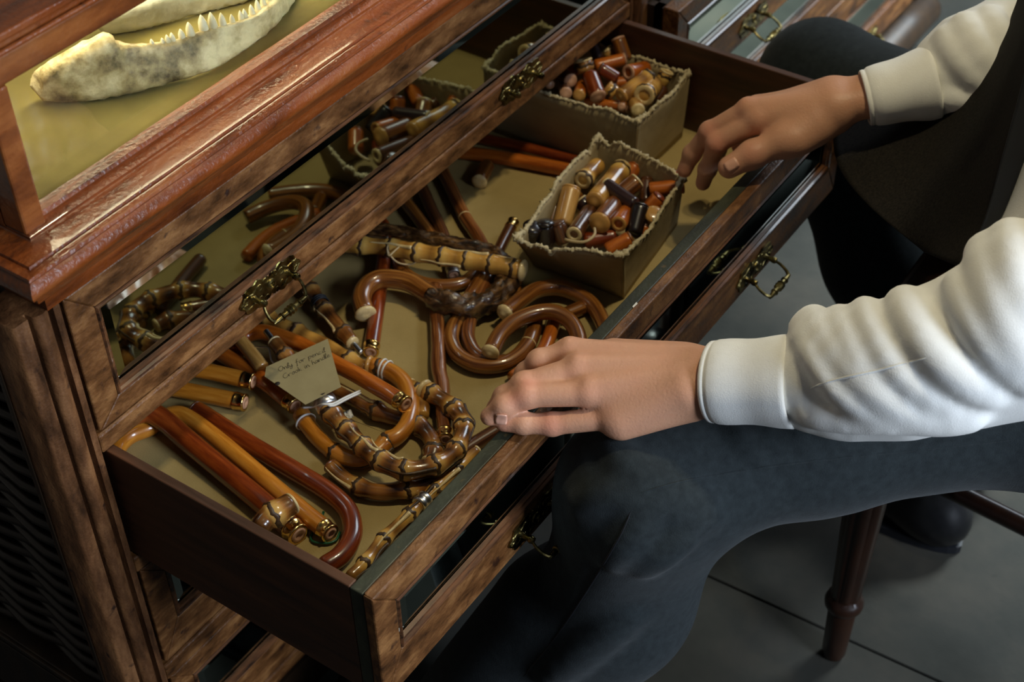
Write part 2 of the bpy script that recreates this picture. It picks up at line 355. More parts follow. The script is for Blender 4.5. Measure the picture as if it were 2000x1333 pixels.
mesh('wall_back', MB().box(-3.2, 4.2, 1.02, 1.12, FZ, FZ + 2.7).vf, mat('plaster', [(0.3, (120, 108, 92)), (0.7, (136, 122, 104))], 0.8), kind='structure', smooth=False)

# ------------------------------------------------------------------ cabinet
YF = 0.2895
def extrude_z(prof, z0, z1):
    n = len(prof); v = [(x, y, z0) for x, y in prof] + [(x, y, z1) for x, y in prof]
    return (v, [tuple(range(n))[::-1], tuple(range(n, 2 * n))] + [(i, (i + 1) % n, n + (i + 1) % n, n + i) for i in range(n)])
def torus(c, ax, R, r, n=14, k=6):
    ax = nrm(ax); a = np.array([0, 0, 1.]) if abs(ax[2]) < 0.9 else np.array([1., 0, 0]); u = nrm(np.cross(a, ax)); w = np.cross(ax, u); v = []; f = []
    for i in range(n):
        t = 2 * math.pi * i / n; d = u * math.cos(t) + w * math.sin(t)
        for j in range(k):
            q = 2 * math.pi * j / k; v.append(np.asarray(c) + d * (R + r * math.cos(q)) + ax * r * math.sin(q))
    for i in range(n):
        for j in range(k): f.append((i * k + j, ((i + 1) % n) * k + j, ((i + 1) % n) * k + (j + 1) % k, i * k + (j + 1) % k))
    return (v, f)
def pull(parent, x, y, z, bail=(0.022, 0.02), s=1.0):
    o = np.array([x, y, z]); out = np.array([0, -1.0, 0]); parts = []
    pl = []                                              # pierced back plate outline
    for t in np.linspace(0, 2 * math.pi, 72, endpoint=False):
        u = math.cos(t); R = 0.0125 + 0.026 * abs(u) ** 2.2 + 0.0020 * math.cos(14 * t)
        pl.append(o + np.array([R * math.cos(t) * 1.05, 0, R * math.sin(t) * 0.86]) * s)
    n = len(pl); v = [p + out * 0.0003 for p in pl] + [p + out * 0.0019 for p in pl]; v.append(o + out * 0.0022)
    parts.append((v, [tuple(range(n - 1, -1, -1))] + [(i, (i + 1) % n, n + (i + 1) % n, n + i) for i in range(n)] + [(n + i, n + (i + 1) % n, 2 * n) for i in range(n)]))
    parts.append(lathe(o + np.array([0, 0, .001]), out, [(0.0, 0.0018), (0.0062, 0.0020), (0.0056, 0.0034), (0.0034, 0.0040), (0.0026, 0.0022), (0.0, 0.0022)], 16))
    for sx in (-1, 1):
        for (du, dw, R) in ((0.0150, 0.0068, 0.0032), (0.0150, -0.0068, 0.0032), (0.0345, 0.0036, 0.0030), (0.0345, -0.0036, 0.0030), (0.0070, 0.0095, 0.0026), (0.0070, -0.0095, 0.0026)):
            parts.append(torus(o + np.array([sx * du, 0, dw]) * s + out * 0.0018, out, R, 0.0008, 12, 5))
        for sg in (1, -1): parts.append(tube([o + np.array([sx * 0.040, 0, 0.001 * sg]) * s + out * 0.0018, o + np.array([sx * 0.032, 0, 0.007 * sg]) * s + out * 0.0022, o + np.array([sx * 0.024, 0, 0.0055 * sg]) * s + out * 0.002, o + np.array([sx * 0.018, 0, 0.0100 * sg]) * s + out * 0.0018], 0.0008, 5, 0.003)[:2])
        c = o + np.array([sx * 0.0230, 0, -0.001])
        parts.append(lathe(c, out, [(0.0044, 0.001), (0.0030, 0.003), (0.0024, 0.008), (0.0034, 0.0105), (0.0040, 0.0130), (0.0032, 0.0155), (0.0, 0.0165)], 12))
    if bail:
        L = o + np.array([-0.0230, -0.0125, -0.001]); R_ = o + np.array([0.0230, -0.0125, -0.001]); d = np.array([0, -bail[0], -bail[1]])
        for e_, sx in ((L, -1), (R_, 1)): parts.append(tube([e_, e_ + d * 0.35 + np.array([sx * 0.0022, 0, 0]), e_ + d * 0.75 + np.array([sx * 0.0016, 0, 0]), e_ + d + np.array([-sx * 0.0015, 0, 0])], lambda q, L_: 0.0014 + 0.0006 * q / L_, 8, 0.002)[:2])
        a_ = L + d + np.array([-0.001, 0, 0]); Lb = np.linalg.norm(R_ - L) + 0.002
        parts.append(lathe(a_, R_ - L, [(0, 0)] + [(r_, h_ * Lb) for r_, h_ in ((.0016, .01), (.0026, .10), (.0030, .22), (.0042, .24), (.0042, .27), (.0031, .29), (.0034, .38), (.0050, .42), (.0034, .455), (.0052, .50), (.0034, .545), (.0050, .58), (.0034, .62), (.0031, .71), (.0042, .73), (.0042, .76), (.0030, .78), (.0026, .90), (.0016, .99))] + [(0, Lb)], 14))
    return edge_split(mesh('drawer_pull', join(*parts), M['brass'], parent, label='aged brass pull'), 32)
def drawer(parent, x0, x1, z0, z1, y, rt, rb, st, pulls, name='drawer', deep=0.022, bodyname=None):
    zt, zb, xl, xr = z1 - rt, z0 + rb, x0 + st, x1 - st
    m = MB(); g = 0.0007
    m.hexa([(x0, y, z0), (x0, y + deep, z0), (xl, y + deep, zb), (xl, y, zb)], [(x0, y, z1), (x0, y + deep, z1), (xl, y + deep, zt), (xl, y, zt)])
    m.hexa([(xr, y, zb), (xr, y + deep, zb), (x1, y + deep, z0), (x1, y, z0)], [(xr, y, zt), (xr, y + deep, zt), (x1, y + deep, z1), (x1, y, z1)])
    m.hexa([(x0 + g, y, z1 - g), (xl, y, zt), (xr, y, zt), (x1 - g, y, z1 - g)], [(x0 + g, y + deep, z1), (xl, y + deep, zt), (xr, y + deep, zt), (x1 - g, y + deep, z1)])
    m.hexa([(x0 + g, y, z0), (x1 - g, y, z0), (xr, y, zb), (xl, y, zb)], [(x0 + g, y + deep, z0), (x1 - g, y + deep, z0), (xr, y + deep, zb), (xl, y + deep, zb)])
    fr = mesh(name, m.vf, M['wood_old'], parent, smooth=False); bevel(fr, 0.0016, 2)
    # stepped dark bead round the pane
    b = MB()
    def ring(a0, a1, ya, yb):                            # a: inset from the opening
        A = [(xl + a0, ya, zb + a0), (xr - a0, ya, zb + a0), (xr - a0, ya, zt - a0), (xl + a0, ya, zt - a0)]
        B = [(xl + a1, yb, zb + a1), (xr - a1, yb, zb + a1), (xr - a1, yb, zt - a1), (xl + a1, yb, zt - a1)]
        return A, B
    seq = [(0, y + 0.0005), (0.0012, y - 0.0012), (0.003, y - 0.0006), (0.0042, y + 0.0018), (0.0062, y + 0.0022), (0.0072, y + 0.0062)]
    for (a0, ya), (a1, yb) in zip(seq[:-1], seq[1:]):
        A, B = ring(a0, a1, ya, yb)
        b.add(A + B, [(i, (i + 1) % 4, 4 + (i + 1) % 4, 4 + i) for i in range(4)])
    mesh('pane_bead', b.vf, M['bead'], fr, smooth=False, label='dark stepped bead round the mirror pane')
    i0, i1 = 0.0068, 0.0165; A, B = ring(i0, i1, y + 0.0075, y + 0.0050)
    q = MB().add(A + B, [(i, (i + 1) % 4, 4 + (i + 1) % 4, 4 + i) for i in range(4)] + [(4, 5, 6, 7)])
    mesh('mirror_pane', q.vf, M['mirror'], fr, smooth=False, label='bevelled mirror pane')
    for (px_, bl) in pulls: pull(fr, px_, y, z0 + rb * 0.5 if rb > 0.02 else z0 + 0.02, bl)
    return fr
M['bead'] = mat('dark_bead', [(0.35, (40, 26, 18)), (0.62, (104, 66, 40))], 0.25, (20, 120, 120), 5, coat=0.4)

cab = empty('display_cabinet', (0.42, 0.55, FZ), 'antique oak shop cabinet with glazed counter case above mirror fronted drawers, one drawer pulled open', 'cabinet')
XL, XR = -0.012, 1.9
prof = [(.312, .2445), (.299, .2445), (.2975, .2415), (.2985, .2392), (.294, .2385), (.2912, .2362), (.2912, .2338), (.2895, .2326), (.2700, .2318), (.2690, .2298), (.2672, .2296), (.2664, .2312), (.2632, .2312), (.2610, .2300), (.2602, .2278), (.2612, .2262), (.2588, .2240), (.2565, .2205), (.2560, .2165), (.2578, .2125), (.2630, .2088), (.2650, .2060), (.2665, .2010), (.2710, .1960), (.2780, .1928), (.2826, .1918), (.2826, .1745), (.312, .1745)]
v = []; f = []
for i, (y, z) in enumerate(prof):
    o = 0.2905 - y
    for k in range(25): v.append((0.96 + (XL - o - 0.96) * (1 - k / 24.0), y, z + 0.0002 * math.sin(k * 2.3 + i)))
    v.append((XL - o, 0.86, z))
st_ = 26
order = [25] + list(range(25))                           # side run, then the front run
for i in range(len(prof) - 1):
    for a_, b_ in zip(order[:-1], order[1:]): f.append((i * st_ + a_, i * st_ + b_, (i + 1) * st_ + b_, (i + 1) * st_ + a_))
edge_split(mesh('ledge_moulding', (v, f), M['wood_varnish'], cab, label='glossy stepped ledge moulding'), 40)
m = MB(); m.box(XL + 0.001, 0.95, 0.300, 0.86, 0.176, 0.2365); mesh('case_base', m.vf, M['wood_dark'], cab, smooth=False)
# glazed case
bevel(mesh('case_stile', MB().box(XL, 0.0075, 0.2935, 0.318, 0.2370, 0.3585).vf, M['wood_case'], cab, smooth=False), 0.002)
m = MB(); m.box(XL, 0.96, 0.2935, 0.318, 0.3585, 0.3808); bevel(mesh('case_top_rail', m.vf, M['wood_case'], cab, smooth=False), 0.0022)
m = MB()
for (y0, z0, y1, z1) in ((0.2905, 0.3812, 0.40, 0.3850), (0.2935, 0.3850, 0.40, 0.3925), (0.2880, 0.3925, 0.40, 0.3990)): m.box(XL - 0.006 + (y0 - 0.288), 0.96, y0, y1, z0, z1)
bevel(mesh('case_top', m.vf, M['wood_varnish'], cab, smooth=False), 0.0016)
mesh('case_side', MB().box(XL, XL + 0.012, 0.318, 0.86, 0.2365, 0.392).vf, M['wood_case'], cab, smooth=False)
mesh('case_back', MB().box(XL, 0.96, 0.80, 0.82, 0.2365, 0.392).vf, M['cloth'], cab, smooth=False)
mesh('case_pane', MB().box(0.0078, 0.95, 0.3060, 0.3085, 0.2390, 0.3582).vf, M['glass'], cab, smooth=False, label='clear front pane of the case')
rows = []
for i in range(40):
    t = i / 39; y = 0.312 + 0.485 * t; row = []
    for j in range(70):
        x = 0.010 + 0.935 * j / 69; zz = 0.2372 + (0.0045 * math.sin(min(1, t * 12) * math.pi / 2))
        zz += 0.0022 * (0.5 + 0.5 * math.sin(9 * x + 14 * y)) * min(1, t * 6) + 0.0015 * math.sin(23 * x - 17 * y) * min(1, t * 6)
        row.append((x, y, zz))
    rows.append(row)
mesh('case_cloth', patch(rows, -0.001, (0, 0, 1)), M['cloth'], cab, label='olive cloth lining the case floor')
# carcass, posts, dividers
pp = [(-.05, .330), (-.05, .2910), (-.0475, .2885), (-.0352, .2885), (-.0346, .2950), (-.0325, .2950), (-.0318, .2890)] + [(-.0242 - .0076 * math.cos(t), .2890 - .0052 * math.sin(t)) for t in np.linspace(0.15, math.pi - 0.15, 9)] + [(-.0162, .2890), (-.0158, .2960), (-.0118, .2960), (-.0112, .2882), (-.0050, .2882), (-.0042, .3000), (-.0042, .330)]
edge_split(mesh('post', extrude_z(pp, FZ + 0.06, 0.1745), M['wood_post'], cab, smooth=True, label='reeded left corner post'), 50)
p2 = [(0.9055 + (-0.045 - x) * -1 - 0.0 if False else 0.8640 + (x + 0.0042) * -1 - 0.0, y) for x, y in pp][::-1]
edge_split(mesh('post', extrude_z(p2, FZ + 0.06, 0.1745), M['wood_post'], cab, smooth=True), 50)
for (z0, z1) in ((0.0, 0.0205), (-0.1590, -0.1385), (-0.3260, -0.3040), (-0.4920, -0.4700)):
    bevel(mesh('drawer_divider', MB().box(-0.0044, 0.8645, YF - 0.0016, 0.330, z0, z1).vf, M['wood_old'], cab, smooth=False), 0.0022)
m = MB(); m.box(-0.048, 0.905, 0.845, 0.86, FZ + 0.06, 0.176); m.box(0.868, 0.905, 0.33, 0.86, FZ + 0.06, 0.176); m.box(-0.05, 0.905, 0.30, 0.86, FZ, FZ + 0.06); m.box(-0.020, -0.006, 0.331, 0.845, FZ + 0.06, 0.176)
mesh('carcass', m.vf, M['wood_dark'], cab, smooth=False)
m = MB(); m.box(-0.05, -0.021, 0.3302, 0.845, -0.46, -0.342); m.box(-0.0535, -0.05, 0.325, 0.845, -0.352, -0.344); m.box(-0.052, -0.05, 0.325, 0.845, -0.372, -0.360); m.box(-0.052, -0.0502, 0.3215, 0.3265, -0.46, 0.172)
bevel(mesh('side_rail', m.vf, M['wood_dark'], cab, smooth=False), 0.001)
ws = []
for k in range(44):
    z = -0.338 + k * 0.0116
    ws.append(tube([(-0.030 - 0.006 * math.sin(i * 1.6 + k * math.pi), 0.332 + 0.51 * i / 13, z + 0.006 * math.sin(i / 13 * math.pi)) for i in range(14)], 0.0052, 6, 0.02)[:2])
mesh('wicker_panel', join(*ws), M['wicker'], cab, label='dark woven wicker side panel', kind='stuff')
# closed drawers
drawer(cab, 0.0, 0.8600, 0.0218, 0.1688, YF, 0.0275, 0.0225, 0.0270, [(0.217, (0.010, 0.020)), (0.631, None)])
drawer(cab, 0.0, 0.8600, -0.3025, -0.1602, YF, 0.0275, 0.0445, 0.0270, [(0.217, (0.008, 0.02)), (0.631, (0.008, 0.02))])
drawer(cab, 0.0, 0.8600, -0.4690, -0.3272, YF, 0.0275, 0.0445, 0.0270, [(0.217, (0.008, 0.02)), (0.631, (0.008, 0.02))])
# the open drawer
od = drawer(cab, 0.0, 0.8600, -0.137, -0.0002, 0.0, 0.0285, 0.0455, 0.0270, [(0.222, (0.020, 0.012)), (0.653, (0.020, 0.012))], deep=0.0105)
m = MB(); m.box(0.0004, 0.8596, 0.0107, 0.0235, -0.134, -0.0012); bevel(mesh('front_board', m.vf, M['green'], od, smooth=False, label='green painted top of the drawer front'), 0.001)
for x0, x1 in ((0.0005, 0.0098), (0.8502, 0.8595)):
    bevel(mesh('drawer_side', MB().box(x0, x1, 0.0237, 0.470, -0.1365, -0.0010).vf, M['wood_side'], od, smooth=False), 0.0012)
mesh('drawer_back', MB().box(0.0099, 0.8501, 0.461, 0.470, -0.1365, -0.012).vf, M['wood_side'], od, smooth=False)
cz = Z(1240, 597, -.0011); mesh('white_chip', MB().hexa([cz + np.array(q) for q in ((-.004, -.0008, 0), (.003, -.0012, 0), (.0045, .001, 0), (-.003, .0009, 0))], [cz + np.array(q) for q in ((-.004, -.0008, .0005), (.003, -.0012, .0007), (.0045, .001, .0007), (-.003, .0009, .0005))]).vf, M['rubber'], od, smooth=False)
rows = [[(0.0100 + 0.8400 * j / 60, 0.0237 + 0.437 * i / 30, FLOOR + 0.0006 * math.sin(7 * j / 9 + i / 3) - 0.0004) for j in range(61)] for i in range(31)]
mesh('lining', patch(rows, -0.006, (0, 0, 1)), M['canvas'], od, label='khaki canvas lining on the drawer bottom')

# neighbouring bank of mirror fronted drawers
cb = empty('drawer_cabinet', (1.4, 0.55, FZ), 'second bank of mirror fronted drawers beyond the open drawer at upper right', 'cabinet')
m = MB(); m.box(0.906, 1.95, 0.86, 0.88, FZ, 0.174); m.box(0.906, 1.95, 0.30, 0.86, FZ, FZ + 0.09); m.box(1.93, 1.97, 0.29, 0.86, FZ, 0.30); m.box(0.962, 1.95, 0.30, 0.86, 0.145, 0.174)
mesh('carcass', m.vf, M['wood_dark'], cb, smooth=False)
BX = 0.9065
drawer(cb, BX, 1.925, 0.0218, 0.1688, YF, 0.0275, 0.0225, 0.027, [(1.122, None), (1.6, None)])
da = drawer(cb, BX, 1.925, -0.137, -0.0002, 0.2450, 0.0285, 0.0455, 0.027, [(1.122, (0.020, 0.012)), (1.70, (0.020, 0.012))])
m = MB(); m.box(BX + 0.0005, BX + 0.012, 0.268, 0.60, -0.1365, -0.002); m.box(BX + 0.0005, 1.92, 0.2672, 0.279, -0.1365, -0.002); mesh('drawer_side', m.vf, M['wood_dark'], da, smooth=False)
drawer(cb, BX, 1.925, -0.3025, -0.1602, YF, 0.0275, 0.0445, 0.027, [(1.122, (0.016, 0.014)), (1.70, (0.016, 0.014))])
drawer(cb, BX, 1.925, -0.4690, -0.3272, YF, 0.0275, 0.0445, 0.027, [(1.122, (0.016, 0.014)), (1.70, (0.016, 0.014))])
for (z0, z1) in ((0.0, 0.0205), (-0.1590, -0.1385), (-0.3260, -0.3040)):
    bevel(mesh('drawer_divider', MB().box(0.906, 1.93, YF - 0.0016, 0.330, z0, z1).vf, M['wood_old'], cb, smooth=False), 0.0022)
mesh('plinth', tube([(0.906, 0.286, -0.512), (1.97, 0.286, -0.512)], 0.034, 20, 0.1)[:2], M['wood_dark'], cb, label='rounded plinth moulding')

# ------------------------------------------------------------------ bones in the case
def jaw(name, lo, up, zl, zu, th, label, teeth=()):
    L = smooth_path([P(*p, 2, z) for p, z in zip(lo, zl)], 0.006); U = smooth_path([P(*p, 2, z) for p, z in zip(up, zu)], 0.006)
    n = 60; ri = lambda q: np.stack([np.interp(np.linspace(0, 1, n), arclen(q) / arclen(q)[-1], q[:, k]) for k in range(3)], 1)
    L, U = ri(L), ri(U); v = []; f = []; k = 18
    for i in range(n):
        c = (L[i] + U[i]) / 2; h = (U[i] - L[i]) / 2; t = nrm(L[min(n - 1, i + 1)] - L[max(0, i - 1)]); w = nrm(np.cross(t, h)); e = 1.0
        tt = th * (0.75 + 0.35 * math.sin(i * 0.16)) * (0.35 if i in (0, n - 1) else 0.75 if i in (1, n - 2) else 1)
        for j in range(k):
            a_ = 2 * math.pi * j / k; q = math.sin(a_); hh = h * (0.35 if i in (0, n - 1) else 0.8 if i in (1, n - 2) else 1)
            v.append(c + hh * (abs(q) ** 0.8) * (1 if q > 0 else -1) + w * tt * math.cos(a_) * (1 - 0.25 * math.cos(2 * a_ + 0.5)) + RNG.normal(0, 0.0004, 3))
    for i in range(n - 1):
        for j in range(k): f.append((i * k + j, i * k + (j + 1) % k, (i + 1) * k + (j + 1) % k, (i + 1) * k + j))
    f += [tuple(range(k))[::-1], tuple(range((n - 1) * k, n * k))]
    r = empty(name, base_of(v), label, 'jawbone', 'jawbones in the glazed case')
    mesh('bone', (v, f), M['bone'] if len(teeth) else M['bone_pale'], r)
    for (x, y, hpx, rr_) in teeth:
        # foot on the upper edge of the bone
        pr = project(U); i = int(np.argmin(np.abs(pr[:, 0] - x))); c = U[i] - np.array([0, 0, 0.004]); d = nrm(np.array([-0.05, 0.02, 1]))
        H = hpx / 1900.0 + 0.004
        mesh('tooth', lathe(c, d, [(rr_ * 1.0, 0), (rr_ * 1.15, H * 0.3), (rr_ * 1.0, H * 0.6), (rr_ * 0.62, H * 0.82), (rr_ * 0.15, H)], 10), M['tooth'], r)
    return r
lo = [(62, 176), (80, 190), (130, 195), (200, 191), (300, 170), (400, 140), (460, 108), (520, 62), (562, 10), (580, -30)]
up = [(62, 150), (80, 132), (120, 105), (205, 62), (222, 78), (262, 84), (330, 78), (400, 56), (480, 32), (548, -20)]
jaw('jawbone', lo, up, [.262, .250, .245, .243, .243, .243, .243, .243, .243, .243], [.272, .283, .292, .300, .290, .283, .277, .272, .268, .264], 0.0095,
    'mottled lower jawbone with a row of small white teeth on olive cloth',
    [(x, 0, h, w) for x, h, w in ((298, 7, .0018), (312, 7, .0018), (326, 11, .0022), (340, 13, .0024), (357, 15, .0028), (375, 22, .0034), (394, 27, .0038), (416, 27, .0036), (437, 22, .0030), (457, 15, .0024), (468, 16, .0024), (481, 16, .0024), (490, 17, .0026), (503, 18, .0026), (511, 18, .0026), (523, 20, .0026), (536, 18, .0024))])
jaw('jawbone', [(190, 64), (260, 54), (330, 40), (400, 22), (470, 2), (540, -20)], [(180, 20), (250, 5), (320, -12), (400, -30), (470, -45), (535, -52)], [.245] * 6, [.280, .280, .276, .272, .268, .262], 0.008, 'smooth pale jawbone lying behind the toothed one')

# ------------------------------------------------------------------ canes and handles
def node_s(p, px):                                       # arc length of the path point seen nearest to a pixel
    q = project(p); i = int(np.argmin(((q - np.array(px)) ** 2).sum(1))); return arclen(p)[i]
def end_disc(parent, c, d, r, m, hole=0.0, dome=0.0015, name='end_cap'):
    if hole:
        h = hole * r
        mesh(name, lathe(c, d, [(r * 0.97, -0.0008), (r * 0.99, 0.0002), (r * 0.93, 0.0010), (h * 1.12, 0.0011), (h, 0.0002), (h, -0.010), (0.0, -0.010)], 20), M[m], parent)
        mesh('bore', lathe(c, d, [(h * 0.985, -0.0095), (h * 0.985, -0.0060), (0.0, -0.0060)], 16), M['bore'], parent)
    else:
        mesh(name, lathe(c, d, [(r * 0.98, -0.0008), (r * 0.99, 0.0002), (r * 0.92, 0.0010 + dome * 0.3), (r * 0.6, 0.0010 + dome * 0.8), (0.0, 0.0010 + dome)], 20), M[m], parent)
def ferrule(parent, c, d, r, m='gold', L=0.011, core='pink'):
    c = np.asarray(c); d = nrm(d)
    mesh('ferrule', lathe(c, d, [(r * 1.01, -L), (r * 1.10, -L + 0.0006), (r * 1.10, -L + 0.0022), (r * 1.04, -L + 0.0028), (r * 1.04, -0.0012), (r * 1.09, -0.0006), (r * 1.06, 0.0006), (r * 0.80, 0.0010), (r * 0.78, -0.0015), (0, -0.0015)], 24), M[m], parent, label={'gold': 'gilt ferrule', 'steel': 'steel ferrule'}[m])
    mesh('peg', lathe(c, d, [(r * 0.76, -0.001), (r * 0.74, 0.0012), (r * 0.40, 0.0016), (r * 0.36, 0.0004), (0, 0.0004)], 20), M[core], parent)
def cane(name, label, pts, r, m, cat='handle', ends=(None, None), nodes=(), group=None, flare=0.18, waist=0.14, rings=(), gnarl=0.0, taper=None, buds=True, n=18, joints=()):
    p3 = [D(*q) for q in pts]; p = smooth_path(p3, 0.0025); L = arclen(p)[-1]
    # even out the heights a little
    ns = sorted(node_s(p, q) for q in nodes)
    def rad(s, L_):
        x = r * (1.0 if taper is None else taper[0] + (taper[1] - taper[0]) * s / L_)
        if len(ns):
            x *= 1 - waist
            for k in ns:
                d = s - k
                x += r * (flare + waist) * math.exp(-(d / (0.0075 if d > 0 else 0.0045)) ** 2) - r * 0.12 * math.exp(-(d / 0.0009) ** 2)
        e = min(s, L_ - s)
        if e < 0.0016: x *= 0.90 + 0.10 * math.sqrt(max(0, e) / 0.0016)
        return x
    sd = random.random() * 9
    def tone(s, L_):
        if not len(ns): return 0.4
        d = [s - k for k in ns]; near = min(abs(q) for q in d); fw = min([q for q in d if q >= 0] or [0.02])
        return min(1.0, 0.05 + 0.55 * min(1, near / 0.010) + 0.18 * math.sin(s * 210 + sd))
    jig = None
    if gnarl: jig = lambda s, a: 1 + gnarl * (0.5 * np.sin(3 * a + 90 * s + sd) + 0.35 * np.sin(2 * a - 170 * s) + 0.4 * np.sin(5 * a + 260 * s + 1) * np.sin(400 * s))
    elif len(ns): jig = lambda s, a: 1 + 0.03 * np.sin(2 * a + 60 * s + sd) + 0.015 * np.sin(5 * a + 150 * s)
    root = empty(name, base_of(p), label, cat, group or ('walking canes in the open drawer' if cat == 'cane' else 'cane handles in the open drawer'))
    mesh('shaft', tube(p, rad, n, 0, jig=jig, tone=tone), M[m], root)
    t, N, B = frames(p); sl = arclen(p)
    for k in ns:
        i = int(np.argmin(np.abs(sl - k))); c, d = p[i], t[i]; R = rad(k, L) * 1.06; q = 26; v = []; f = []
        for a_ in range(q):
            th = 2 * math.pi * a_ / q; off = 0.0011 * math.sin(th * 5 + k * 900) + 0.0008 * math.sin(th * 9); u = N[i] * math.cos(th) + B[i] * math.sin(th)
            for (rr_, h) in ((0.92, -0.0030), (1.02, -0.0019), (1.05 + 0.03 * math.sin(th * 11), -0.0002), (1.03 + 0.02 * math.sin(th * 13), 0.0014), (0.92, 0.0024)): v.append(c + u * R * rr_ + d * (h + off))
        for a_ in range(q):
            for j in range(4): f.append((a_ * 5 + j, ((a_ + 1) % q) * 5 + j, ((a_ + 1) % q) * 5 + j + 1, a_ * 5 + j + 1))
        mesh('node_ring', (v, f), M['ring'], root)
        if buds:                                         # groove with a pale ridge beside each node
            th = 1.0 + 2.1 * math.sin(k * 500); pts_ = []
            for j in range(7):
                ii = min(len(p) - 1, max(0, i - 1 - j * 3)); pts_.append(p[ii] + (N[ii] * math.cos(th) + B[ii] * math.sin(th)) * (rad(sl[ii], L) * 0.995))
            if sl[i] > 0.022: mesh('bud_groove', tube(pts_, lambda s, L_: 0.0022 * (1 - 0.75 * s / L_), 8, 0.002)[:2], M['pale' if k * 1000 % 2 > 1 else 'ring'], root)
    for k in joints:
        i = int(np.argmin(np.abs(sl - node_s(p, k)))); mesh('joint_ring', lathe(p[i], t[i], [(r * 0.9, -0.0008), (r * 1.02, -0.0007), (r * 1.02, 0.0007), (r * 0.9, 0.0008)], 20), M['pale'], root)
    for e, c, d, s in ((ends[0], p[0], p[0] - p[2], 0.003), (ends[1], p[-1], p[-1] - p[-3], L - 0.003)):
        if not e: continue
        R = rad(s, L); d = nrm(d)
        if e in ('gold', 'steel'): ferrule(root, c, d, R * 0.98, e)
        elif e.startswith('knob'): mesh('knob', lathe(c, d, [(R * 0.9, -0.001), (R * 1.08, 0.0005), (R * 1.12, 0.002), (R * 1.0, 0.0038), (R * 0.6, 0.0052), (0, 0.0056)], 22), M[e[4:] or 'pale'], root)
        elif e.startswith('hole'): end_disc(root, c, d, R, e[4:] or 'pale', 0.5)
        elif e == 'screw':
            end_disc(root, c, d, R, 'pale')
            pr = [(0, 0)]; 
            for j in range(15): pr += [(0.0023, 0.0012 * j + 0.0004), (0.0031, 0.0012 * j + 0.0009)]
            pr += [(0.0016, 0.0188), (0, 0.019)]
            mesh('screw', lathe(c, d, pr, 12), M['steel'], root, label='steel threaded screw')
        else: end_disc(root, c, d, R, e)
    return root, p
H = 'cane handle'
cane('walking_cane', 'red-brown varnished cane with gilt ferrule lying along the near drawer side', [(583, 1045, .011), (515, 985, .011), (448, 929, .011), (365, 860, .014), (324, 824, .020), (291, 806, .026), (262, 810, .028), (235, 828, .026)], .0106, 'red', 'cane', ('gold', None))
cane('walking_cane', 'amber varnished cane with crooked end passing under the red-brown one', [(645, 1043, .0095), (590, 998, .0095), (530, 948, .0095), (420, 855, .0095), (371, 819, .0095), (343, 810, .0095), (315, 820, .0092), (290, 836, .0092), (255, 850, .0092), (233, 870, .0092), (222, 896, .0092)], .0088, 'amber', 'cane', ('gold', None))
cane('walking_cane', 'glossy red cane with u-shaped crook at the near front corner', [(382, 800, .0095), (475, 860, .0095), (530, 893, .0095), (585, 926, .0095), (640, 960, .0095), (677, 994, .0095), (689, 1031, .0095), (682, 1062, .0095), (663, 1088, .0095), (632, 1108, .0095)], .0092, 'red', 'cane', ('dark', None))
cane('bamboo_root', 'short scorched bamboo root piece leaning on the near drawer side', [(506, 1033, .032), (520, 1016, .034), (540, 1003, .036), (570, 984, .036)], .0122, 'bamboo', H, (None, 'pale'), [(537, 1006)], flare=0.10)
cane('bamboo_stick', 'curved bamboo handle with brown cut end below the big bamboo crook', [(646, 911, .010), (668, 932, .009), (695, 949, .009), (729, 960, .009), (762, 962, .009), (796, 957, .009), (822, 950, .009), (846, 938, .009), (866, 922, .009)], .0088, 'bamboo', H, ('brown', None), [(700, 950), (796, 957)], flare=0.10)
r6, p6 = cane('bamboo_crook', 'large scorched bamboo crook with many nodes and steel collar', [(636, 788, .030), (650, 811, .028), (679, 842, .027), (708, 872, .028), (742, 900, .029), (789, 919, .029), (848, 909, .027), (888, 882, .024), (906, 838, .021), (891, 804, .019), (859, 779, .017), (831, 764, .016)], .0098, 'bamboo', H, (None, 'knobpale'), [(649, 803), (679, 838), (708, 872), (742, 901), (790, 919), (848, 909), (891, 878), (905, 833), (886, 797), (842, 771)], flare=0.13)
mesh('collar', lathe(p6[0], p6[0] - p6[3], [(.0088, -.008), (.0112, -.0078), (.0112, .004), (.009, .0045), (0, .0045)], 22), M['steel'], r6, label='steel collar')
cane('walking_cane', 'orange varnished cane with gilt ferrule ending beside the paper tag', [(396, 668, .010), (430, 690, .011), (505, 737, .013), (576, 793, .014)], .0084, 'orange', 'cane', (None, 'gold'))
r7, p7 = cane('bamboo_crook', 'smooth amber bamboo crook with white bands on both ends', [(586, 806, .011), (600, 829, .010), (625, 860, .009), (654, 884, .009), (681, 896, .009), (708, 898, .009), (738, 880, .010), (757, 862, .012), (776, 852, .014), (795, 829, .015), (804, 797, .014), (796, 761, .012), (778, 737, .012), (752, 722, .012), (724, 715, .012)], .0088, 'amber', H, (None, 'knobtanwood'), [(654, 884), (757, 862), (738, 719)], flare=0.10, waist=0.03)
for q, dq in (((598, 826), 0), ((748, 722), 0), ((756, 725), 0)):
    i = int(np.argmin(((project(p7) - np.array(q)) ** 2).sum(1))); mesh('elastic_band', torus(p7[i], p7[min(len(p7) - 1, i + 2)] - p7[i - 2], .0098, .0011, 24, 6), M['rubber'], r7, label='white elastic band')
cane('walking_cane', 'red-orange cane with gilt ferrule emerging from under the paper tag', [(462, 690, .010), (470, 668, .012), (486, 653, .014), (512, 649, .016), (545, 657, .018), (592, 676, .021), (655, 711, .026), (692, 730, .028), (755, 767, .030), (792, 790, .031)], .0084, 'orange', 'cane', (None, 'gold'))
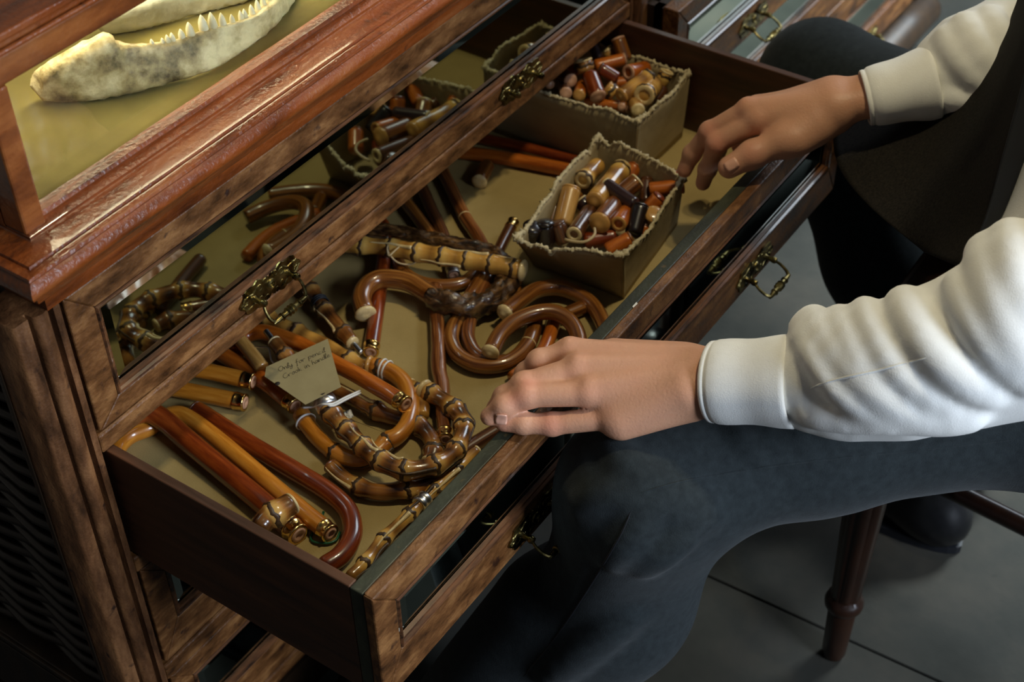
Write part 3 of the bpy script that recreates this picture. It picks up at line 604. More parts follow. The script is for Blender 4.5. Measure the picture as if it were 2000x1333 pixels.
cane('walking_cane', 'upper of two amber canes with ferrules poking out under the rail', [(320, 712, .019), (405, 726, .019), (494, 746, .019)], .0084, 'amber', 'cane', (None, 'gold'))
cane('walking_cane', 'lower of two amber canes with ferrules poking out under the rail', [(300, 752, .009), (380, 767, .009), (478, 787, .009)], .0086, 'amber', 'cane', (None, 'gold'))
cane('wooden_stick', 'slim amber handle tapering towards the paper tag', [(458, 640, .026), (466, 660, .025), (490, 690, .023), (514, 722, .021)], .0080, 'tanwood', H, ('hole', None), taper=(0.8, 1.0))
cane('bamboo_stick', 'short bamboo handle with upward screw behind the paper tag', [(536, 668, .030), (556, 693, .028), (580, 722, .024)], .0084, 'bamboo_dark', H, ('screw', None), [(557, 693)], flare=0.12)
cane('bamboo_stick', 'yellow bamboo handle running behind the paper tag', [(505, 608, .010), (542, 631, .010), (575, 646, .010), (605, 661, .010), (640, 676, .010), (680, 703, .010), (716, 722, .010)], .0088, 'bamboo_light', H, (None, None), [(521, 617), (577, 647), (680, 703)])
r13, p13 = cane('bamboo_stick', 'dark bamboo handle with screw pointing at the red cane ferrule', [(578, 528, .012), (594, 549, .012), (610, 570, .012), (634, 605, .012), (652, 626, .012), (671, 650, .012), (688, 670, .012)], .0086, 'bamboo_dark', H, (None, 'screw'), [(606, 569), (633, 604), (671, 649)], flare=0.14)
for q in ((623, 588), (625, 591), (627, 594)):
    i = int(np.argmin(((project(p13) - np.array(q)) ** 2).sum(1))); mesh('elastic_band', torus(p13[i], p13[i + 2] - p13[i - 2], .0088, .0009, 22, 6), M['lining'], r13, label='black elastic band')
cane('bamboo_stick', 'brown bamboo handle underneath the big bamboo crook', [(648, 757, .009), (692, 780, .009), (735, 803, .009), (770, 817, .009), (805, 827, .009), (826, 838, .009), (842, 858, .009), (846, 884, .009), (838, 903, .009)], .0090, 'bamboo_dark', H, ('pale', 'pale'), [(735, 803), (815, 831), (845, 882)])
cane('walking_cane', 'knotty brown cane standing upright in view with gilt ferrule by bamboo crook', [(850, 560, .0085), (853, 610, .0085), (856, 668, .0085), (857, 723, .0085), (863, 752, .0085), (866, 800, .0085), (870, 858, .0085)], .0078, 'brown', 'cane', (None, 'gold'), gnarl=0.06)
cane('walking_cane', 'straight red cane with gilt ferrule beneath the knotty crook', [(690, 428, .008), (722, 424, .0085), (747, 440, .0085), (752, 470, .0085), (746, 530, .0085), (735, 613, .0085), (724, 688, .0085)], .0082, 'red', 'cane', (None, 'gold'))
r18, p18 = cane('knotty_crook', 'dark knotty bark crook with peeled brown end and pale knob', [(713, 611, .018), (706, 585, .021), (716, 560, .023), (740, 546, .024), (771, 546, .024), (804, 554, .023), (837, 574, .022), (852, 584, .022)], .0104, 'mid', H, ('knobpale', None))
bp = smooth_path([D(*q) for q in [(842, 579, .022), (860, 588, .022), (900, 599, .022), (942, 593, .021), (972, 577, .019), (990, 553, .0165), (991, 527, .0145), (975, 503, .0150), (944, 486, .0165), (900, 478, .0185), (845, 467, .0185), (790, 455, .0185), (740, 448, .0185), (690, 442, .018)]], 0.0022)
jg = lambda s, a: 1 + 0.12 * np.sin(3 * a + 110 * s) + 0.09 * np.sin(2 * a - 190 * s) + 0.14 * np.sin(4 * a + 330 * s) * np.sin(260 * s) + 0.06 * np.sin(9 * a + 500 * s)
mesh('bark', tube(bp, lambda s, L: .0120 if s < 0.12 else max(.0072, .0120 - (s - 0.12) * 0.10), 24, 0, jig=jg), M['bark'], r18, label='rough dark bark still on the wood')
cane('bamboo_shaft', 'thick pale bamboo shaft with regular dark nodes and polished end', [(660, 475, .030), (707, 479, .030), (762, 484, .030), (812, 493, .030), (862, 501, .030), (910, 509, .030), (958, 516, .030), (1018, 528, .031)], .0106, 'bamboo_light', H, (None, 'knobpale'), [(708, 479), (763, 484), (813, 493), (863, 501), (911, 509), (959, 516), (1002, 525)], flare=0.08, waist=0.10, n=22)
bl = [D(*q) for q in [(757, 468, .036), (755, 482, .037), (762, 499, .034), (777, 513, .026), (798, 517, .020), (812, 512, .024), (812, 494, .036), (806, 477, .037), (788, 477, .0375), (772, 489, .038), (760, 500, .036), (756, 486, .0385), (760, 470, .037)]]
mesh('elastic_band', tube(bl, .0010, 7, .003)[:2], M['tan_band'], label='thin tan elastic band looped round the pale bamboo shaft', cat='rubber band')
cane('wooden_crook', 'reddish crook curving under the pale bamboo shaft', [(772, 470, .0075), (776, 505, .0075), (785, 525, .0075), (805, 544, .0075), (834, 555, .0075), (873, 558, .0075), (906, 551, .0075), (930, 534, .0075)], .0072, 'mid', H)
cane('walking_cane', 'chestnut cane running down from the mirror rail, leftmost of three', [(755, 345, .008), (782, 382, .008), (815, 425, .008), (846, 468, .008), (862, 500, .008)], .0076, 'mid', 'cane')
cane('walking_cane', 'dark cane with steel end, middle of three below the mirror rail', [(795, 300, .008), (817, 350, .008), (843, 410, .008), (868, 466, .008), (886, 538, .008)], .0072, 'dark', 'cane', (None, 'steel'))
cane('wooden_crook', 'chestnut crook with joint ring, right of three canes below the rail', [(845, 285, .008), (859, 322, .008), (884, 375, .008), (908, 424, .008), (936, 468, .008), (955, 510, .008), (955, 540, .008), (938, 572, .0078), (922, 612, .0076), (914, 645, .0076), (916, 668, .0076), (930, 692, .0076), (958, 707, .0076), (996, 706, .0076)], .0076, 'brown', 'cane', joints=[(908, 424), (921, 625)])
cane('wooden_crook', 'broad chestnut crook open to the upper right beside the hand', [(1046, 620, .010), (1042, 645, .010), (1032, 671, .010), (1010, 697, .0095), (977, 713, .0095), (933, 714, .0095), (897, 696, .0095), (882, 668, .0095), (886, 640, .0095), (901, 614, .0095), (918, 582, .0095), (936, 552, .0095), (948, 520, .009)], .0083, 'mid', H, ('mid', None), joints=[(1033, 670)])
cane('wooden_crook', 'brown crook with pale knob end lying across the broad crook', [(959, 686, .024), (977, 654, .025), (1005, 629, .026), (1043, 613, .026), (1079, 610, .025), (1109, 624, .022), (1126, 648, .018), (1132, 680, .014), (1125, 710, .012)], .0086, 'mid', H, ('knobpale', None))
cane('wooden_crook', 'brown crook with pale knob end nearest the open cardboard box', [(988, 610, .022), (1019, 585, .020), (1049, 567, .017), (1087, 562, .014), (1126, 574, .011), (1158, 598, .0095), (1178, 632, .0092), (1190, 668, .0090)], .0088, 'mid', H, ('knobpale', None))
cane('wooden_stick', 'amber stick passing under the crooks towards the hand', [(1084, 615, .0076), (1079, 640, .0076), (1062, 684, .0076), (1035, 714, .0076), (1000, 740, .0076)], .0075, 'orange', H)
cane('wooden_stick', 'short brown stick behind the two knobbed crooks', [(1140, 600, .0076), (1112, 612, .0076), (1092, 620, .0076)], .0078, 'mid', H, ('brown', None))
cane('walking_cane', 'dark slim cane with gilt end against the open cardboard box', [(1003, 433, .012), (988, 461, .0095), (972, 494, .0080), (958, 525, .0070)], .0066, 'dark', 'cane', ('gold', None))
cane('wooden_stick', 'small reddish stub below the polished bamboo end', [(1009, 545, .008), (1004, 578, .008)], .0080, 'mid', H, ('mid', None))
cane('walking_cane', 'red-orange cane lying crosswise in front of the far box', [(870, 293, .0085), (925, 301, .0085), (985, 309, .0085), (1083, 327, .0085), (1120, 335, .0085)], .0084, 'orange', 'cane')
cane('walking_cane', 'dark red cane lying crosswise against the far box', [(905, 262, .0075), (960, 275, .0075), (1020, 288, .0075), (1090, 306, .0075), (1130, 316, .0075)], .0074, 'red', 'cane')
cane('wooden_tube', 'single brown tube with pale end lying alone on the lining', [(937, 353, .0088), (953, 322, .0088)], .0086, 'mid', 'tube', ('knobpale', None))
r30, p30 = cane('bamboo_shaft', 'slim yellow bamboo stick with steel joint along the drawer front', [(683, 1128, .008), (712, 1101, .008), (749, 1054, .008), (800, 1005, .008), (849, 956, .008), (893, 916, .008), (930, 880, .008)], .0066, 'bamboo_light', H, (None, 'pale'), [(712, 1101), (748, 1055), (800, 1005), (848, 957), (893, 916)])
i = int(np.argmin(((project(p30) - np.array((826, 984))) ** 2).sum(1))); mesh('joint', lathe(p30[i], p30[i + 2] - p30[i - 2], [(.0066, -.006), (.0082, -.0055), (.0082, -.002), (.0074, -.001), (.0074, .001), (.0082, .002), (.0082, .0055), (.0066, .006)], 20), M['steel'], r30, label='steel joint')
cane('walking_cane', 'dark brown cane reaching out from under the fingertips', [(1030, 802, .0085), (976, 838, .0085), (924, 870, .0085), (890, 893, .0085)], .0076, 'dark', 'cane')
cane('bamboo_stick', 'greenish bamboo stub behind the gilt ferrule of the red-orange cane', [(800, 752, .009), (818, 768, .009), (826, 790, .009), (824, 815, .009)], .0085, 'bamboo_light', H, ('pale', None), [(815, 765)])

# paper tag with its handwriting, cords and wire
cs = [D(520, 717, .034), D(640, 662, .040), D(666, 756, .043), D(596, 790, .040), D(517, 736, .034)]
tg = empty('paper_tag', base_of(cs), 'handwritten manila paper tag lying on the handles', 'tag')
c0 = sum(cs) / 5; ux = nrm(cs[1] - cs[0]); n_ = nrm(np.cross(ux, cs[2] - cs[0])); n_ = n_ if n_[2] > 0 else -n_; uy = np.cross(n_, ux)
cs = [c - n_ * ((c - c0) @ n_) for c in cs]
v = cs + [c - n_ * 0.0005 for c in cs]; mesh('card', (v, [tuple(range(5))[::-1], tuple(range(5, 10))] + [(i, (i + 1) % 5, 5 + (i + 1) % 5, 5 + i) for i in range(5)]), M['paper'], tg, smooth=False)
GLY = {'O': [[(.5, 1), (.15, .8), (.05, .4), (.25, .02), (.55, .05), (.75, .45), (.7, .85), (.45, 1), (.3, .85)]], 'C': [[(.75, .9), (.5, 1), (.2, .75), (.1, .35), (.3, .02), (.6, .05), (.8, .25)]],
 'n': [[(0, .5), (.08, 0), (.1, .35), (.35, .5), (.42, 0), (.55, .1)]], 'l': [[(.0, .1), (.3, .9), (.2, 1.05), (.08, .6), (.12, 0), (.3, .1)]], 'y': [[(0, .5), (.1, .1), (.35, .15), (.42, .5)], [(.42, .5), (.35, -.35), (.1, -.45), (.1, -.2), (.55, .15)]],
 'f': [[(.5, .95), (.35, 1), (.25, .6), (.2, -.4), (.05, -.3)], [(.05, .45), (.5, .5)]], 'o': [[(.3, .5), (.05, .3), (.15, 0), (.4, .1), (.42, .4), (.25, .5), (.5, .45)]], 'r': [[(0, .5), (.1, 0), (.12, .35), (.35, .52), (.45, .42)]],
 'p': [[(.05, .5), (-.02, -.45), (.06, .3), (.35, .52), (.45, .25), (.25, 0), (.06, .1)]], 'e': [[(.05, .25), (.38, .32), (.25, .52), (.05, .3), (.15, 0), (.48, .1)]], 'c': [[(.4, .42), (.2, .5), (.04, .25), (.16, 0), (.45, .1)]],
 'i': [[(.1, .5), (.1, .05), (.25, .05)], [(.14, .72), (.16, .76)]], 'k': [[(.12, 1), (.05, 0), (.1, .25), (.38, .5), (.15, .25), (.45, 0)]], 'h': [[(.15, 1), (.05, 0), (.1, .3), (.35, .5), (.42, 0), (.55, .08)]], 'a': [[(.42, .45), (.15, .5), (.05, .15), (.2, 0), (.4, .3), (.42, .5), (.44, 0), (.55, .08)]], 'd': [[(.42, .4), (.15, .5), (.05, .15), (.2, 0), (.42, .25), (.5, 1), (.46, 0), (.58, .08)]]}
def write(txt, at, toward, hgt):
    o = np.array(at); d = nrm(np.array(toward) - o); u_ = np.cross(n_, d); x = 0.0; out = []
    for ch in txt:
        if ch == ' ': x += hgt * 0.42; continue
        for st in GLY[ch]:
            pp = [o + d * (x + (a_ + b_ * 0.16) * hgt) + u_ * (b_ * hgt) + n_ * 0.0002 for a_, b_ in st]
            pp = [q - n_ * ((q - c0) @ n_) + n_ * 0.0002 for q in pp]
            out.append(tube(pp, .00019, 4, .0012)[:2])
        x += hgt * (0.86 if ch in 'OC' else 0.28 if ch in 'il' else 0.54)
    return out
zc = lambda px, py: CAM + ray(px, py) * (((c0 - CAM) @ n_) / (ray(px, py) @ n_))
mesh('handwriting', join(*(write('Only for pencil', zc(545, 727), zc(617, 696), .0068) + write('Crook in handle', zc(554, 741), zc(626, 706), .0068))), M['ink'], tg, label='Only for pencil / Crook in handle')
hc = zc(542, 750); mesh('tag_hole', lathe(hc, n_, [(.0026, .0001), (.0026, .0004), (0, .0004)], 14), M['bore'], tg)
mesh('cord', join(*[tube([D(*q) for q in L_], .0011, 7, .003)[:2] for L_ in ([(590, 797, .026), (614, 795, .030), (632, 790, .0415), (650, 789, .040), (676, 776, .036), (703, 764, .028)], [(640, 792, .041), (652, 793, .0395), (678, 780, .035), (704, 768, .027)])]), M['rubber'], label='white double cord tied round the big bamboo crook', cat='cord')
mesh('paper_scrap', patch([[D(670 + 3 * j + 2 * i, 806 + 5 * i - 1.2 * j, .012 + .003 * math.sin(j * 2 + i)) for j in range(6)] for i in range(4)], .0004, (0, 0, 1)), M['rubber'], label='tiny white paper scrap beside the big bamboo crook', cat='paper')
mesh('steel_wire', tube([D(*q) for q in [(498, 678, .028), (512, 679, .029), (524, 680, .030), (527, 692, .030), (530, 705, .031), (536, 712, .033), (531, 720, .034)]], .0008, 6, .003)[:2], M['steel'], label='thin bent steel wire beside the short screw handle', cat='wire')
mesh('green_wire', tube([D(*q) for q in [(632, 1000, .003), (628, 1012, .002), (618, 1030, .002), (607, 1048, .002), (610, 1058, .002), (622, 1061, .003), (640, 1062, .003), (656, 1056, .003), (664, 1040, .003)]], .0012, 7, .003)[:2], M['wire'], label='green wire curled under the gilt cane ends', cat='wire')

# ------------------------------------------------------------------ cardboard boxes and their tubes
def cardboard_box(label, bot, top, tears, seed):
    rg = np.random.default_rng(seed); r = empty('cardboard_box', base_of(bot), label, 'box', 'cardboard boxes in the open drawer'); th = 0.0026
    cB = sum(np.array(b_) for b_ in bot) / 4
    mesh('base_panel', MB().hexa([np.array(b_) for b_ in bot], [np.array(b_) + np.array([0, 0, 0.003]) for b_ in bot]).vf, M['card'], r, smooth=False)
    for k in range(4):
        b0, b1, t0, t1 = (np.array(q, float) for q in (bot[k], bot[(k + 1) % 4], top[k], top[(k + 1) % 4])); n = 44
        out = nrm(np.cross(b1 - b0, np.array([0, 0, 1.]))); out = out if out @ ((b0 + b1) / 2 - cB) > 0 else -out
        rows = []; rag = np.cumsum(rg.normal(0, .0009, n + 1)); rag -= np.linspace(rag[0], rag[-1], n + 1)
        for (c_, w_, d_) in tears[k]: rag -= d_ * np.exp(-((np.linspace(0, 1, n + 1) - c_) / w_) ** 2)
        for i in range(9):
            u = i / 8; row = []
            for j in range(n + 1):
                s = j / n; q = (b0 * (1 - s) + b1 * s) * (1 - u) + (t0 * (1 - s) + t1 * s) * u
                q = q + out * (0.004 * math.sin(s * math.pi) * u + 0.0012 * math.sin(7 * s + 3 * u + seed) * u); q[2] += rag[j] * u ** 3
                rows_ = q; row.append(rows_)
            rows.append(row)
        mesh('side_panel', patch(rows, -th, out), M['card'], r)
        # frayed raw edge: a ragged bead of torn paper along the rim
        e = [rows[-1][j] - out * th * 0.5 for j in range(n + 1)]
        jg_ = lambda s, a: 1 + rg.normal(0, .34, s.shape)
        mesh('torn_edge', tube(e, lambda s, L: .0014 + abs(rg.normal(0, .0007)) + (.0012 if min(s, L - s) < .010 else 0), 9, .0016, jig=jg_)[:2], M['card_torn'], r, label='pale torn edge')
    return r
fz = FLOOR + 0.0004
cardboard_box('torn open cardboard box of tubes nearest the drawer front, held by the far hand',
    [(.527, .204, fz), (.533, .092, fz), (.676, .108, fz), (.672, .214, fz)],
    [Z(1004, 466, -.047), Z(1218, 502, -.047), Z(1338, 346, -.047), Z(1166, 266, -.045)],
    [[(.35, .03, .004), (.36, .004, .008), (.8, .05, .004)], [(.5, .1, .001)], [(.45, .02, .003), (.85, .06, .006)], [(.1, .02, .010), (.55, .05, .004), (.85, .05, .003)]], 3)
cardboard_box('large cardboard box of tubes at the far side, half under the rail',
    [(.716, .40, fz), (.716, .190, fz), (.832, .190, fz), (.836, .40, fz)],
    [(.706, .41, -.030), Z(1248, 240, -.032), Z(1350, 142, -.032), (.842, .40, -.030)],
    [[(.5, .2, .002), (.93, .05, .003)], [(.2, .1, .003), (.6, .06, .002)], [(.5, .1, .002)], [(.5, .2, .002)]], 8)
def piece(label, a, b, r, m, e='pale', e2=None, group=None, nodes=(), name=None, flare=0.12):
    nm = name or ('bamboo_tube' if m.startswith('bamboo') else 'wooden_tube')
    return cane(nm, label, [a, b], r, m, 'tube', (e, e2), nodes, group, flare=flare, waist=0.03, buds=False, n=16)
gB, gA = 'tubes in the near cardboard box', 'tubes in the far cardboard box'
for q in [
 ('tan bamboo tube with thick hollow flared end in the near box', (1138, 353, .054), (1168, 322, .050), .0102, 'bamboo_light', 'holepale', None, [(1140, 350)]),
 ('tan bamboo tube with dark dotted rim slanting in the near box', (1215, 330, .052), (1162, 392, .058), .0112, 'bamboo_light', 'holepale', 'tanwood', [(1212, 334)]),
 ('orange tube standing behind the dotted bamboo tube, near box', (1242, 323, .054), (1222, 352, .042), .0090, 'orange', 'orange', None, ()),
 ('brown tube with slanted pale oval cut in the near box', (1244, 354, .060), (1210, 382, .050), .0098, 'mid', 'pale', None, ()),
 ('plum-black hollow tube lying on top in the near box', (1183, 360, .062), (1240, 400, .058), .0080, 'purple', 'holepale', None, ()),
 ('glossy tan tube standing upright in the near box', (1116, 369, .062), (1098, 440, .040), .0108, 'tanwood', 'tanwood', None, ()),
 ('brown tube with pale hollow flared end in the near box', (1121, 458, .052), (1152, 412, .046), .0090, 'dark', 'holepale', None, ()),
 ('striped tube with big pale rounded knob in the near box', (1172, 434, .056), (1202, 398, .050), .0112, 'brown', 'knobtanwood', None, ()),
 ('tube with orange hollow end at the middle of the near box', (1208, 438, .054), (1226, 412, .048), .0090, 'orange', 'holetanwood', None, ()),
 ('glossy black tube standing beside the orange hollow end, near box', (1251, 403, .060), (1237, 458, .042), .0098, 'ebony', 'ebony', None, ()),
 ('black round-topped tube in the front left corner of the near box', (1040, 446, .058), (1030, 478, .034), .0098, 'ebony', 'knobebony', None, ()),
 ('black tube second from the front left corner of the near box', (1064, 439, .058), (1066, 478, .036), .0095, 'ebony', 'knobebony', None, ()),
 ('dark striped tube right of the black tubes in the near box', (1088, 436, .056), (1101, 474, .036), .0090, 'dark', 'dark', None, ()),
 ('brown tube behind the glossy tan tube, left wall of near box', (1085, 402, .042), (1076, 440, .030), .0078, 'mid', 'mid', None, ()),
 ('brown tube lying behind the tan tube at the near box back wall', (1104, 363, .040), (1130, 392, .032), .0085, 'mid', 'mid', None, ()),
 ('orange tube lying against the right wall of the near box', (1333, 364, .054), (1268, 371, .050), .0086, 'orange', 'orange', None, ()),
 ('orange-red tube with dark rim standing by the right wall, near box', (1289, 385, .058), (1266, 410, .044), .0090, 'orange', 'red', None, ()),
 ('long dark red tube along the back wall of the near box', (1340, 347, .038), (1250, 334, .036), .0074, 'red', None, None, ()),
 ('nearly black tube behind the plum tube in the near box', (1263, 352, .048), (1260, 396, .036), .0074, 'dark', 'dark', None, ()),
 ('tube with yellow oval top by the right wall of the near box', (1277, 421, .054), (1268, 446, .030), .0102, 'tanwood', 'knobtanwood', None, ()),
 ('red tube with cut end in the front right corner of the near box', (1232, 467, .050), (1186, 492, .040), .0092, 'orange', 'mid', None, ()),
 ('dark red tube lying at the front bottom of the near box', (1202, 462, .036), (1140, 472, .034), .0098, 'red', None, None, ()),
 ('small orange tube end by the right wall of the near box', (1262, 440, .044), (1252, 462, .034), .0066, 'orange', 'mid', None, ()),
 ('orange tube half hidden by the right wall of the near box', (1312, 392, .046), (1290, 422, .040), .0066, 'orange', None, None, ()),
 ('plum tube with open end behind the pale hollow tube, near box', (1134, 392, .044), (1160, 420, .034), .0086, 'purple', 'holepale', None, ())]:
    piece(q[0], *q[1:6], q[6], gB, q[7])
mesh('bark_strip', tube([D(*q) for q in [(1161, 446, .062), (1162, 456, .061), (1154, 467, .060), (1140, 473, .058), (1120, 472, .056), (1104, 468, .054)]], .0016, 7, .003)[:2], M['tan_band'], label='curled tan strip lying on the tubes of the near box', cat='strip')
for q in [
 ('red-brown tube standing tall at the far end of the far box', (1207, 76, .100), (1222, 118, .080), .0088, 'mid', 'pink', None, ()),
 ('plum tube with pinkish glint standing near the rail, far box', (1156, 82, .094), (1170, 116, .078), .0072, 'purple', 'purple', None, ()),
 ('short pale tube behind the plum tube in the far box', (1185, 96, .084), (1192, 112, .074), .0078, 'tanwood', 'pale', None, ()),
 ('orange tube lying crosswise with pale end, far box', (1219, 116, .084), (1162, 130, .080), .0084, 'orange', 'pink', None, ()),
 ('bamboo collar with pale hollow top beside the rail, far box', (1138, 118, .098), (1143, 140, .086), .0110, 'bamboo_dark', 'holepale', None, [(1140, 128)]),
 ('dark red tube with pink end pointing down in the far box', (1168, 188, .078), (1152, 146, .088), .0100, 'red', 'pink', None, ()),
 ('glossy red tube with pointed dark end in the far box', (1173, 134, .092), (1206, 154, .082), .0080, 'red', 'dark', None, ()),
 ('tube with pink hollow flared end in the far box', (1227, 142, .086), (1262, 134, .078), .0096, 'orange', 'holepink', None, ()),
 ('yellow bamboo tube with dark dotted far rim, far box', (1214, 187, .082), (1270, 150, .086), .0100, 'bamboo_light', 'tanwood', None, [(1266, 153)]),
 ('bamboo tube with thick round hollow end in the far box', (1258, 187, .084), (1278, 166, .076), .0118, 'bamboo_light', 'holepale', None, [(1260, 184)]),
 ('small bamboo collar left of the yellow bamboo tube, far box', (1186, 172, .080), (1202, 184, .074), .0092, 'bamboo_light', 'tanwood', None, [(1194, 178)]),
 ('bamboo tube with white open end by the right wall, far box', (1303, 140, .086), (1290, 166, .070), .0080, 'bamboo_light', 'holepale', None, [(1301, 147)]),
 ('brown tube with glossy pink end under the rail, far box', (1114, 158, .084), (1088, 138, .078), .0088, 'dark', 'pink', None, ()),
 ('tube with pale pink oval end at the front wall, far box', (1105, 182, .080), (1098, 160, .070), .0076, 'dark', 'pink', None, ()),
 ('orange tube end beside the pale pink oval end, far box', (1131, 186, .078), (1138, 164, .068), .0076, 'orange', 'tanwood', None, ()),
 ('small red tube end at the front left corner, far box', (1074, 165, .078), (1060, 150, .070), .0058, 'orange', 'pink', None, ()),
 ('long orange tube along the front wall of the far box', (1226, 210, .066), (1144, 198, .062), .0066, 'orange', 'pink', None, ()),
 ('small tube with pink oval end at the front wall, far box', (1214, 209, .076), (1222, 196, .070), .0050, 'mid', 'pink', None, ()),
 ('tube with yellow oval end in the front right corner, far box', (1246, 215, .078), (1238, 200, .070), .0082, 'tanwood', 'pale', None, ()),
 ('red tube behind the bamboo collar under the rail, far box', (1108, 120, .082), (1126, 148, .070), .0078, 'orange', 'mid', None, ()),
 ('orange-brown tube lying below the glossy red tube, far box', (1252, 158, .072), (1186, 164, .070), .0074, 'orange', None, None, ()),
 ('dark tube in the shadow by the right wall, far box', (1294, 176, .068), (1278, 198, .062), .0078, 'dark', 'dark', None, ())]:
    piece(q[0], *q[1:6], q[6], gA, q[7])

# ------------------------------------------------------------------ the seated person
man = empty('person', (0.62, -0.42, FZ), 'seated person in white shirt and dark waistcoat with both hands at the open drawer', 'person')
def span(s, pad=0.012):
    A = []
    for o in s.ops:
        if o[0] == 'x': continue
        if o[0] == 'e': A += [o[1] - max(o[2]), o[1] + max(o[2])]
        else:
            r = max(o[3], o[4]); A += [o[1] - r, o[1] + r, o[2] - r, o[2] + r]
    A = np.array(A); return A.min(0) - pad, A.max(0) + pad
def finger(s, pts, rs, k=0.004):
    for (a, b), (r1, r2) in zip(zip(pts[:-1], pts[1:]), zip(rs[:-1], rs[1:])): s.cone(a, b, r1, r2, k)
    for j in range(1, len(pts) - 1): s.ell(pts[j], (rs[j] * 1.02,) * 3, 0.005)      # joints
def biggest(v, f):                                       # drop stray specks cut off from the main surface
    lab = np.arange(len(v))
    for _ in range(400):
        m = lab[f].min(1); new = lab.copy()
        for k in range(4): np.minimum.at(new, f[:, k], m)
        new = new[new]
        if (new == lab).all(): break
        lab = new
    u, c = np.unique(lab, return_counts=True); k = u[c.argmax()]; keep = lab == k; idx = np.cumsum(keep) - 1
    return v[keep], idx[f[keep[f[:, 0]]]]
NH = Solid()                                            # left hand, palm down across the drawer front
wr, fa = Z(1382, 742, .053), Z(1560, 745, .076)
mc = {'i': Z(1113, 688, .041), 'm': Z(1128, 722, .044), 'r': Z(1150, 768, .038), 'p': Z(1192, 815, .023)}
ax_ = nrm(mc['m'] - wr); wd = nrm(np.cross(ax_, np.array([0, 0, 1.])))                 # across the hand, towards the thumb side
if (mc['i'] - mc['p']) @ wd < 0: wd = -wd
NH.cone(fa + wd * .009, wr + wd * .011, .024, .0195, .01).cone(fa - wd * .009, wr - wd * .011, .024, .0195, .01)
cp = {'i': wr + wd * .017 + ax_ * .018, 'm': wr + wd * .006 + ax_ * .02, 'r': wr - wd * .006 + ax_ * .02, 'p': wr - wd * .018 + ax_ * .018}
for q in 'imrp': NH.cone(cp[q], mc[q], .0155, .0122 if q != 'p' else .0118, .014)
NH.cone(wr - np.array([0, 0, .008]), Z(1150, 752, .026), .016, .013, .014)
NH.cone(Z(1345, 782, .036), Z(1215, 826, .020), .0185, .0150, .014)                   # heel of the hand, little finger side
NH.cone(Z(1330, 712, .044), Z(1200, 690, .034), .017, .013, .014)
for q in 'imr': NH.ell(mc[q] + np.array([0, 0, .0035]), (.0098, .0098, .0088), .006)  # knuckles
for q in 'imr': NH.cone(cp[q] + np.array([0, 0, .0125]), mc[q] + np.array([0, 0, .0098]), .0030, .0036, .007)
NH.ell(wr + ax_ * -.012 - wd * .021 + np.array([0, 0, .009]), (.011, .011, .010), .010)
finger(NH, [mc['i'], Z(1054, 707, .034), Z(1028, 730, .020), Z(1012, 748, .006)], [.0116, .0104, .0092, .0078])
finger(NH, [mc['m'], Z(1024, 752, .033), Z(986, 777, .021), Z(967, 797, .007)], [.0118, .0106, .0094, .0080])
finger(NH, [mc['r'], Z(1030, 773, .033), Z(985, 793, .025), Z(956, 814, .014)], [.0116, .0104, .0093, .0082])
finger(NH, [mc['p'], Z(1078, 829, .0115), Z(1022, 827, .0108), Z(984, 825, .0096)], [.0108, .0096, .0090, .0084], .0025)
finger(NH, [Z(1320, 715, .038), Z(1235, 700, .026), Z(1175, 700, .014), Z(1135, 712, .009)], [.016, .0125, .0112, .0095], .008)
FH = Solid()                                            # right hand, thumb on the drawer front, fingers on the box wall
wf, ff = Z(1650, 197, .074), Z(1790, 168, .092)
fm = {'i': Z(1482, 236, .052), 'm': Z(1462, 214, .056), 'r': Z(1478, 208, .043), 'p': Z(1505, 207, .030)}
ax2 = nrm(fm['m'] - wf); w2 = nrm(np.cross(ax2, np.array([0, 0, 1.])))
if (fm['i'] - fm['p']) @ w2 < 0: w2 = -w2
FH.cone(ff + w2 * .006, wf + w2 * .008, .020, .0185, .01).cone(ff - w2 * .006, wf - w2 * .009, .020, .0185, .01)
for q, o_ in (('i', .012), ('m', .004), ('r', -.006), ('p', -.014)): FH.cone(wf + w2 * o_ + ax2 * .015, fm[q], .0165, .0122, .014)
FH.cone(Z(1622, 228, .060), Z(1556, 274, .046), .0200, .0170, .014)                   # ball of the thumb
FH.cone(Z(1600, 215, .058), Z(1500, 240, .044), .018, .013, .014)
for q in 'im': FH.ell(fm[q] + np.array([0, 0, .003]), (.0098, .0098, .009), .006)
finger(FH, [fm['i'], Z(1400, 281, .022), Z(1382, 330, -.012), Z(1373, 358, -.030)], [.0114, .0102, .0092, .0082])
finger(FH, [fm['m'], Z(1386, 257, .026), Z(1352, 300, -.006), Z(1337, 333, -.026)], [.0114, .0102, .0092, .0082])
finger(FH, [fm['r'], Z(1420, 252, .004), Z(1402, 292, -.028), Z(1404, 305, -.045)], [.0108, .0098, .0088, .0078])
finger(FH, [fm['p'], Z(1460, 258, -.004), Z(1446, 285, -.026), Z(1446, 298, -.040)], [.0104, .0090, .0082, .0074])
finger(FH, [Z(1590, 245, .056), Z(1534, 276, .044), Z(1470, 302, .030), Z(1424, 327, .0175)], [.0185, .0150, .0132, .0118], .010)
